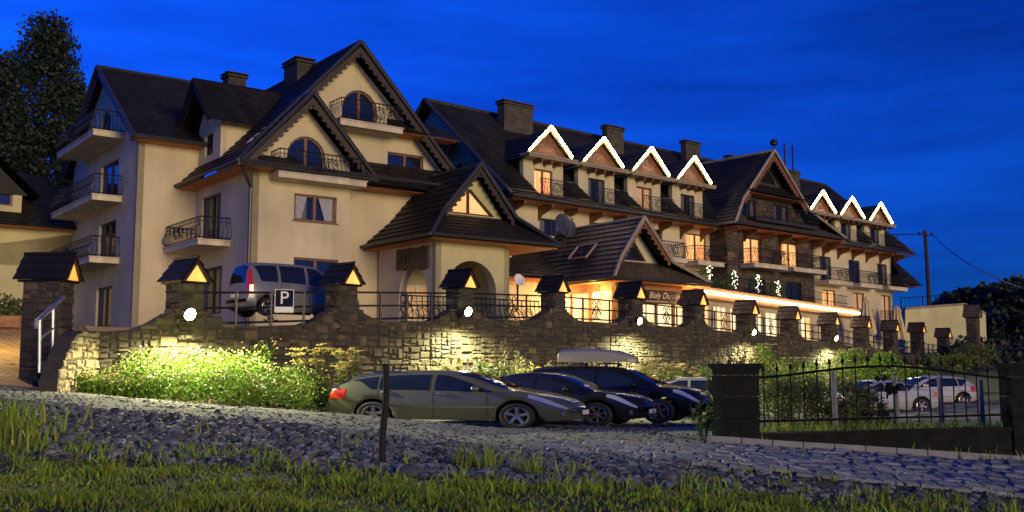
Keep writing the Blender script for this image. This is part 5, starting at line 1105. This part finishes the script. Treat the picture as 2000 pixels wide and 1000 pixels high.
cg = make_car(van, paintm('van_paint', (.15, .155, .165), .1, .35), 'passenger_van', 'grey passenger van parked on the terrace behind the railing at left', SX, [(.30, 1.0, .15, 0), (1.10, 1.95, 0, 0), (2.05, 3.05, 0, .6)], (2.5, 3.2), (.04, .16), 5, (.5, .1), None, ('tall',))
def place(o, px, Y, z, ang): o.location = (X_at(px, Y), Y, z); o.rotation_euler = (0, 0, rad(ang))
place(ca, 893, 27.2, .0, -19)
place(cb, 1068, 29.3, -.05, -26)
place(cc_, 1192, 31.4, -.08, -24); rb.location = cc_.location + Vector((-.42, .15, 1.70)); rb.rotation_euler = cc_.rotation_euler
place(cdh, 1330, 39, -.27, 163)
place(ce, 1705, 45, -.42, -158); place(cf, 1800, 50, -.30, -158)
place(cg, 575, 35.6, 3.24, 42)
# ------------------------------------------------------------------ dark gate fence in the foreground at right
f0, f1 = at(1409, 720, 20), at(1982, 720, 22.5); FF = Fr((f0.x, f0.y), (f1.x - f0.x, f1.y - f0.y)); fl_ = math.hypot(f1.x - f0.x, f1.y - f0.y); P = FF.P
def fence_pillar(a0, a1, z0, z1, label):
    t = thing('fence_pillar', label, 'pillar', P((a0 + a1) / 2, .25, z0), 'dark block pillars of the foreground fence'); z = z0; i = 0; b = MB()
    while z < z1 - .16:
        h = min(.42, z1 - .1 - z); lj, rj = random.uniform(-.02, .015), random.uniform(-.03, .03)
        b.hexa([P(a0 + lj, 0, z), P(a1 + rj, 0, z), P(a1 + rj, .34, z), P(a0 + lj, .34, z), P(a0 + lj, 0, z + h - .012), P(a1 + rj + random.uniform(-.02, .02), 0, z + h - .012), P(a1 + rj, .34, z + h - .012), P(a0 + lj, .34, z + h - .012)]); z += h
    b.build('blocks', M['fence_block'], t); b = MB(); b.box(FF, a0 - .06, a1 + .06, -.05, .40, z1 - .09, z1); b.box(FF, a0 - .03, a1 + .03, -.03, .37, z1 - .12, z1 - .088); b.build('cap', M['fence_block'], t)
A1 = .88
fence_pillar(0, A1 - .05, -.3, 1.60, 'dark block pillar at the left end of the iron fence, beside tall weeds'); fence_pillar(fl_ - .12, fl_ + 1.6, -1.2, 1.62, 'dark block pillar at the right edge of the picture')
fbz = lambda a: .20 + .02 * a / fl_
bw = thing('fence_base_wall', 'dark low wall under the iron fence along the cobbled path', 'wall', P(fl_ / 2, .2, -.5)); b = MB(); b.box(FF, A1 + .02, fl_ - .14, .05, .38, -1.3, .17); b.build('wall_body', M['fence_block'], bw); b = MB(); b.box(FF, A1 + .02, fl_ - .14, 0, .43, .174, .235); b.build('coping', M['fence_block'], bw)
fp = thing('fence_panel', 'arched black iron fence panel with spear tips between the dark pillars', 'fence', P(fl_ / 2, .2, .24))
def ft(a): t = (a - A1) / (fl_ - A1 - .1); return 1.32 + .24 * math.sin(math.pi * min(1, max(0, t))) ** 1.5 - .02 * t
rl = MB(); N_ = 24; rl.tube([P(A1 + (fl_ - A1 - .1) * i / N_, .2, ft(A1 + (fl_ - A1 - .1) * i / N_)) for i in range(N_ + 1)], .028, 6); rl.build('top_rail', M['iron_gate'], fp)
rl = MB(); rl.tube([P(A1, .2, .46), P(fl_ - .1, .2, .50)], .026, 6); rl.build('bottom_rail', M['iron_gate'], fp)
nb = 20
for i in range(nb):
    a = A1 + .2 + (fl_ - A1 - .45) * i / (nb - 1); mid = i in (8, 9, 10); zt = ft(a)
    b = MB()
    if mid:
        lo = MB(); lo.tube([P(a, .2, .36), P(a, .2, zt - .48)], .014, 5); lo.lathe([(.014, 0), (.035, .03), (0, .12)], 6, Matrix.Translation(P(a, .2, zt - .50))); lo.build('bar', M['iron_gate'], fp); b.tube([P(a, .2, zt), P(a, .2, zt + .10)], .014, 5)
    else: b.tube([P(a, .2, .36), P(a, .2, zt + .12)], .015, 5)
    b.lathe([(.016, 0), (.042, .04), (.02, .09), (0, .17)], 6, Matrix.Translation(P(a, .2, zt + .10)))
    if i in (3, 16): b.lathe([(.015, -.06), (.04, -.02), (.04, .02), (.015, .06)], 6, Matrix.Translation(P(a, .2, .95)))
    b.build('bar', M['iron_gate'], fp)
am = A1 + .2 + (fl_ - A1 - .45) * 9 / (nb - 1)
for s in (-1, 1): b = MB(); b.tube([P(am + s * (.19 + .18 * math.cos(k * .5)), .2, ft(am) - .2 + .17 * math.sin(k * .5)) for k in range(13)], .009, 5); b.build('ring_scroll', M['iron_gate'], fp)
b = MB()
for s, e in ((-1, .16), (1, .16)): b.mesh([P(am, .18, ft(am) - .26), P(am + s * .10, .17, ft(am) - .20), P(am + s * .17, .18, ft(am) - .27), P(am + s * .06, .19, ft(am) - .31)], [(0, 1, 2, 3)]); b.mesh([P(am, .20, ft(am) - .26), P(am + s * .10, .21, ft(am) - .20), P(am + s * .17, .20, ft(am) - .27), P(am + s * .06, .22, ft(am) - .31)], [(3, 2, 1, 0)])
b.build('leaf_ornament', M['iron_gate'], fp)
ac, zc_ = FF.uv(1742, 758, .14); b = MB(); c0 = P(ac, .14, zc_)
for k in range(9): 
    q = c0 + Vector((random.uniform(-.10, .14), random.uniform(-.02, .02), random.uniform(-.10, .08))); b.lathe([(0, -.07), (.06, -.04), (.07, .01), (.04, .06), (0, .075)], 7, Matrix.Translation(q))
b.tube([c0 + Vector((-.07, 0, -.05)), c0 + Vector((-.12, 0, -.22))], .04, 6, .015); tag(b.build('dark_ornament', M['iron_gate'], loc=c0), 'black wrought lump on the iron fence in front of a silver car', 'ornament')  # dark wrought ornament of the fence, modelled as a rough lump
# wire fence behind it
wf_ = thing('wire_fence', 'grey steel posts with thin wire mesh behind the iron fence', 'fence', (X_at(1740, 24), 24, .1)); prev = None
for px, yt, yb in ((1627, 727, 842), (1748, 735, 840), (1835, 739, 836), (1914, 745, 834)):
    Y = 23.2 + (px - 1627) * .004; t_, b_ = at(px, yt, Y), at(px + 6, yb, Y); m_ = MB(); m_.tube([b_, t_], .062, 8); m_.tube([t_, t_ + Vector((0, 0, .03))], .07, 8); m_.build('post', M['galv'], wf_)
    if prev:
        w_ = MB()
        for k in range(7): f = .12 + .13 * k; w_.tube([prev[1].lerp(prev[0], f), b_.lerp(t_, f)], .004, 3, cap=False)
        w_.build('wire_mesh', M['galv'], wf_)
    prev = (t_, b_)
# stake at the road edge
Y = 14.9; st_ = MB(); st_.tube([at(746, 912, Y), at(747, 850, Y), at(754, 780, Y), at(755, 740, Y), at(752, 711, Y)], .055, 8, .042); tag(st_.build('wooden_stake', M['stake'], loc=at(746, 912, Y)), 'dark bent wooden stake standing at the road edge before the estate car', 'stake')
# ------------------------------------------------------------------ plants
BT = [(90, .95), (150, 1.15), (215, 1.5), (270, 2.0), (350, 2.2), (440, 2.3), (520, 2.2), (580, 1.9), (625, 1.45), (660, .95), (700, .8), (760, .7)]
lf = MB(); ds = MB()
for i in range(330):
    px = random.uniform(105, 655) if i < 260 else random.uniform(150, 560); t = random.random(); ya = 25.3; yb = 28.4 + .0035 * (px - 100) * 1.3 if px > 300 else 26 + (px - 100) * .011
    y = ya + (max(yb, ya + .4) - ya) * t
    if px > 600: y = max(y, 28.8 + random.random())
    x = X_at(px, y); zt = .35 + (cat_interp(BT, px) - .35) * (.45 + .55 * t) ; g = gz(x, y)
    z = g + (max(zt - g, .3)) * random.uniform(.3, .92)
    leaves(lf, (x, y, z), .42, .4, .3, 62, .085 * random.uniform(.8, 1.3), .2, .5, .4)
    if random.random() < .75:
        for _ in range(7): 
            q = Vector((x + random.gauss(0, .28), y + random.gauss(0, .25), z + random.uniform(.1, .34))); ds.lathe([(0, 0), (.035, .01), (.025, .03), (0, .035)], 5, Matrix.Translation(q))
bs = lf.build('bank_shrubs', M['leaf']); tag(bs, 'dense bright green flowering shrubs under the left floodlight', 'shrubs', kind='stuff'); fl = ds.build('flower_heads', M['flower'], bs); fl['kind'] = 'stuff'
def stemplant(px, Y, h, label, kind, group, n=5, spread=.35, leafm='leaf_weed', flm='flower'):
    x = X_at(px, Y); z = gz(x, Y, False); t = thing('flowering_weed', label, 'plant', (x, Y, z), group); s_ = MB(); l = MB(); f = MB()
    for k in range(n):
        a = random.random() * 6.28; r = spread * random.random(); tip = Vector((x + r * math.cos(a), Y + r * math.sin(a), z + h * random.uniform(.7, 1))); base = Vector((x + r * .2 * math.cos(a), Y + r * .2 * math.sin(a), z)); s_.tube([base, base.lerp(tip, .5) + Vector((random.gauss(0, .03), 0, 0)), tip], .012, 4, .006)
        for _ in range(int(14 * h) + 6):
            q = base.lerp(tip, random.uniform(.12, .85)); d = Vector((random.gauss(0, 1), random.gauss(0, 1), random.gauss(.1, .5))).normalized(); L_ = random.uniform(.12, .28) * (1 if kind != 'spike' else .7); w = d.cross(Vector((0, 0, 1))).normalized() * L_ * .22; l.mesh([q, q + d * L_ * .5 + w, q + d * L_, q + d * L_ * .5 - w], [(0, 1, 2), (0, 2, 3)])
        if kind == 'umbel':
            for _ in range(5):
                c = tip + Vector((random.gauss(0, .10), random.gauss(0, .1), random.uniform(-.08, .05))); s_.tube([tip - Vector((0, 0, .22)), c], .006, 3)
                for _ in range(10): q = c + Vector((random.gauss(0, .055), random.gauss(0, .055), random.gauss(0, .012))); f.lathe([(0, -.015), (.03, 0), (0, .02)], 5, Matrix.Translation(q))
        elif kind == 'spike':
            for _ in range(26): q = tip + Vector((random.gauss(0, .05), random.gauss(0, .05), -random.random() * .35 * h)); f.lathe([(0, -.02), (.022, 0), (0, .02)], 4, Matrix.Translation(q))
    s_.build('stem', M['bark' if flm == 'dry' else leafm], t); l.build('leaf', M[leafm], t)['kind'] = 'stuff'
    if f.v: f.build('flower', M[flm], t)['kind'] = 'stuff'
    return t
gu = 'tall umbel weeds between the shrub bank and the estate car'
for (px, Y, h), lb in zip(((600, 28.6, 2.1), (628, 28.9, 2.15), (660, 29.6, 2.1), (692, 30.2, 2.1)), ('tall umbel weed at the right end of the bright shrub bank', 'umbel weed second from the right end of the shrub bank', 'umbel weed just left of the estate car tail lamp', 'slender umbel weed directly behind the tail of the estate car')): stemplant(px, Y, h, lb, 'umbel', gu, 6, .45)
gy = 'yellow weeds along the foot of the wall behind the cars'
for px, Y, h, k, lb in ((845, 35.5, 1.75, 'umbel', 'yellow umbel weeds above the roof of the estate car, left clump'), (893, 36, 1.9, 'umbel', 'yellow umbel weeds above the roof of the estate car, right clump'), (948, 35, 2.1, 'leaf', 'leafy bright weed above the windscreen of the estate car'), (988, 35, 2.35, 'spike', 'tallest bright bushy weed above the bonnet of the estate car'), (1022, 36, 1.9, 'spike', 'bright weed just left of the roof box'), (1050, 37, 1.8, 'spike', 'pinkish topped weed at the rear of the black off-road car'),
                        (1262, 42, 1.9, 'umbel', 'yellow umbel weeds right of the roof box'), (1300, 43, 1.85, 'umbel', 'yellow umbel weeds above the windscreen of the black off-road car'), (1338, 44, 1.8, 'umbel', 'yellow umbel weeds above the pale grey hatchback'), (1376, 45, 2.0, 'leaf', 'green weeds between the pale hatchback and the gate pillar')):
    stemplant(px, Y, h + .1, lb, k, gy, 14, .8, 'leaf')
gd_ = 'tall dry weeds behind the gate pillar'
for (px, Y, h), lb in zip(((1405, 34, 2.3), (1432, 33, 2.65), (1452, 34, 2.7), (1471, 32, 2.3)), ('brown topped weed rising left of the gate pillar', 'tallest brown topped weeds above the gate pillar', 'brown topped weeds above the right half of the gate pillar', 'brown topped weeds at the right edge of the gate pillar')): stemplant(px, Y, h, lb, 'spike', gd_, 9, .5, 'leaf_weed', 'dry')
stemplant(1391, 20.6, 1.75, 'tall leafy weed growing against the left side of the gate pillar', 'leaf', None, 4, .16, 'leaf'); stemplant(1372, 20.9, .8, 'short leafy weed at the foot of the gate pillar', 'leaf', None, 6, .3, 'leaf')
def bush(px, Y, zt, rx, label, group, n=16, m='leaf', size=.09, ry=.8, flowers=None, zb=None):
    x = X_at(px, Y); g = gz(x, Y, False) if zb is None else zb; t = thing('bush', label, 'bush', (x, Y, g), group); l = MB(); h = zt - g; f = MB()
    for _ in range(n):
        a, b, c = random.uniform(-1, 1), random.uniform(-1, 1), random.random(); k = math.sqrt(max(.05, 1 - c * c * .8)); q = Vector((x + rx * a * k, Y + ry * b * k, g + h * (.12 + .78 * c)))
        leaves(l, q, rx * .36, ry * .4, h * .17, 85, size, .2, .5, .4)
        if flowers:
            for _ in range(8): v = q + Vector((random.gauss(0, rx * .2), random.gauss(0, .2), h * .15)); f.lathe([(0, 0), (.05, .015), (0, .05)], 5, Matrix.Translation(v))
    s_ = MB()
    for k in range(4): s_.tube([(x + .1 * k - .2, Y, g - .1), (x + rx * .6 * (k - 1.5) / 1.5, Y, g + h * .6)], .03, 5, .012)
    s_.build('stem', M['bark'], t); l.build('foliage', M[m], t)
    if flowers: f.build('flower', M[flowers], t)['kind'] = 'stuff'
gb = 'lit bushes at the foot of the wall behind the gate'
for px, Y, zt, rx, n, fw_, lb in ((1500, 46, 2.55, 1.1, 26, 'flower', 'bright yellow green bush left of the rightmost floodlight'), (1545, 48, 2.0, .9, 20, 'flower', 'lower yellowish bush above the left end of the iron fence'), (1600, 52, 1.8, 1.2, 20, None, 'pale green bush behind the left half of the iron fence'), (1655, 56, 2.45, 1.4, 30, 'flower', 'bright green bush below the rightmost floodlight'), (1715, 58, 2.35, 1.4, 30, None, 'bright green bush behind the crown of the arched fence'), (1775, 60, 1.7, 1.3, 22, 'flower', 'yellowish bush above the silver cars'),
                                  (1850, 72, 2.6, 1.8, 22, None, 'dim green bush near the far end of the terrace wall'), (1915, 75, 3.3, 2.0, 26, None, 'dark bush at the far end of the terrace wall')):
    bush(px, Y, zt, rx, lb, gb, n, 'leaf' if px < 1830 else 'leaf_weed', .11 if px < 1700 else .14, .9, fw_)
gs = 'dark green shrubs directly behind the iron fence'
for px, Y, zt, rx, lb in ((1520, 24.5, 1.40, .55, 'dark green shrub at the left end of the iron fence, next to the pillar'), (1567, 25, 1.34, .6, 'dark green shrub second from the gate pillar behind the iron fence'), (1612, 25.3, 1.30, .6, 'dark green shrub around the first steel post behind the iron fence'), (1660, 25.6, 1.18, .55, 'dark green shrub right of the first steel post'), (1697, 26, 1.0, .4, 'low dark shrub before the bonnet of the silver car')):
    bush(px, Y, zt, rx, lb, gs, 24, 'leaf_weed', .07, .45)
def tuft(px, Y, h, label, n=40, sp=.12, w=.012):
    x = X_at(px, Y); t = MB()
    for _ in range(n): bx, by = x + random.gauss(0, sp), Y + random.gauss(0, sp); blade(t, bx, by, h * random.uniform(.45, 1), w, .9, gz(bx, by))
    tag(t.build('grass_tuft', M['grass'], loc=(x, Y, gz(x, Y))), label, 'weed', 'grass tufts on the gravel bank')
for a_ in ((905, 15.3, .42, 'grass tuft among boulders just right of the stake'), (958, 15.0, .5, 'taller grass tuft on the gravel below the estate car front wheel'), (1035, 14.5, .4, 'grass tuft on the dark bank below the sedan'), (1712, 14.2, .34, 'broad leaved tuft at the bottom edge below the dark fence wall', 26, .10, .024), (1790, 14.4, .26, 'smaller tuft at the bottom right on the dark bank'), (385, 16.6, .5, 'thin lone grass tuft on the gravel bank at left', 9, .1), (690, 16.4, .45, 'thin grass tuft on the gravel left of the stake', 8, .12)): tuft(*a_)
# ------------------------------------------------------------------ trees
def tree(px, Y, py_top, rx, label, group, n=70, leaf=.34, per=75, zb=None, lean=0, shape='round', m='leaf_dark', base=.25):
    top = at(px, py_top, Y); x = top.x; g = gz(x, Y, False) - .2 if zb is None else zb; H_ = top.z - g; t = thing('tree', label, 'tree', (x, Y, g), group)
    tk = MB(); pts = [Vector((x + lean * k / 6 + random.gauss(0, .08), Y, g + H_ * .88 * k / 6)) for k in range(7)]; tk.tube(pts, H_ * .02 + .05, 8, .05); l = MB()
    for k in range(n):
        f = base + (1 - base) * ((k + .5) / n) ** .9; zz = g + H_ * f * .98
        w = {'round': math.sin(math.pi * min(1, .12 + .86 * (1 - (f - base) / (1 - base)))) ** .6, 'spire': (.10 + .95 * (1 - (f - base) / (1 - base))) ** .62, 'cone': (1 - f) * 1.05 + .04}[shape] * rx
        a = random.random() * 6.283; r = w * math.sqrt(random.uniform(.1, 1)); q = Vector((x + lean * f + r * math.cos(a), Y + r * .8 * math.sin(a), zz)); s0 = pts[min(5, int(f * 5.5))]
        if k % 2 == 0: tk.tube([Vector((s0.x, s0.y, max(g, zz - r * .5 - .4))), q], .07, 4, .02)
        leaves(l, q, rx * .24 + .2, rx * .24 + .2, H_ * .035 + .25, per, leaf, .0, .1, .5)
    tk.build('trunk', M['bark'], t); l.build('crown', M[m], t)
gt = 'tall dark trees behind the neighbouring house'
tree(92, 74, 36, 4.3, 'tallest dark tree at left, its top standing clear against the sky', gt, 190, .26, 115, 2.5, base=.16, shape='spire'); tree(152, 78, 165, 2.4, 'slimmer dark tree between the tallest tree and the guest house', gt, 90, .26, 105, 2.5, base=.18, shape='spire'); tree(8, 70, 110, 3.0, 'dark tree cut by the left edge of the picture', gt, 100, .26, 105, 2.5, base=.16, shape='spire'); tree(60, 84, 235, 4.4, 'broad dark tree low behind the tallest tree', gt, 80, .28, 100, 2.5, base=.2)
gr_ = 'dark trees on the hillside at right'
for px, Y, pt, rx, sh, lb in ((1885, 150, 588, 5, 'round', 'small round dark tree nearest the annex on the right hillside'), (1915, 140, 566, 6.0, 'round', 'round dark tree left of the pointed conifer on the right hillside'), (1950, 135, 560, 6.5, 'round', 'broad dark tree directly before the pointed conifer'), (1982, 150, 548, 3.2, 'cone', 'pointed dark conifer rising above the trees at right'), (1998, 130, 566, 6.5, 'round', 'broad dark tree at the right edge of the picture'), (1935, 112, 612, 5.5, 'round', 'low dark tree on the slope below the other trees at right'), (1985, 108, 618, 6, 'round', 'low dark tree at the right edge below the conifer')):
    tree(px, Y, pt, rx, lb, gr_, 42, .8, 62, shape=sh, base=.08)
# ------------------------------------------------------------------ lamp post that lights the driveway
lx, ly = X_at(-60, 31), 31.0; lz = gz(lx, ly, False); lp_ = thing('driveway_lamp', 'slim iron lamp post with a warm globe at the edge of the driveway', 'lamp', (lx, ly, lz))
b = MB(); b.tube([(lx, ly, lz - .1), (lx, ly, lz + 2.6)], .05, 8); b.build('post', M['iron'], lp_); b = MB(); b.lathe([(0, -.16), (.12, -.11), (.16, 0), (.12, .11), (0, .16)], 12, Matrix.Translation((lx, ly, lz + 2.78))); b.build('globe', M['bulb'], lp_, smooth=True)
point((lx + .25, ly - .1, lz + 2.7), 700, (1, .68, .22))
er = thing('entrance_railing', 'ornate bowed iron railing in front of the arched porch', 'railing', GF.P(7, -6, 3.2))
r = MB(); railing(r, GF, [(4.2, -5.6), (6.6, -5.9), (9.0, -5.9), (11.2, -5.9)], 3.35, 1.15, .24, .16, .02); r.build('rail', M['iron'], er)
sc_ = MB()
for i in range(150):
    px = random.uniform(1850, 2200); y = random.uniform(76, 150); x = X_at(px, y); leaves(sc_, (x, y, gz(x, y, False) + .4), 1.6, 1.2, .9, 34, .45, .1, .3)
tag(sc_.build('hillside_scrub', M['leaf_dark']), 'dark scrub covering the slope at the far right', 'scrub', kind='stuff')
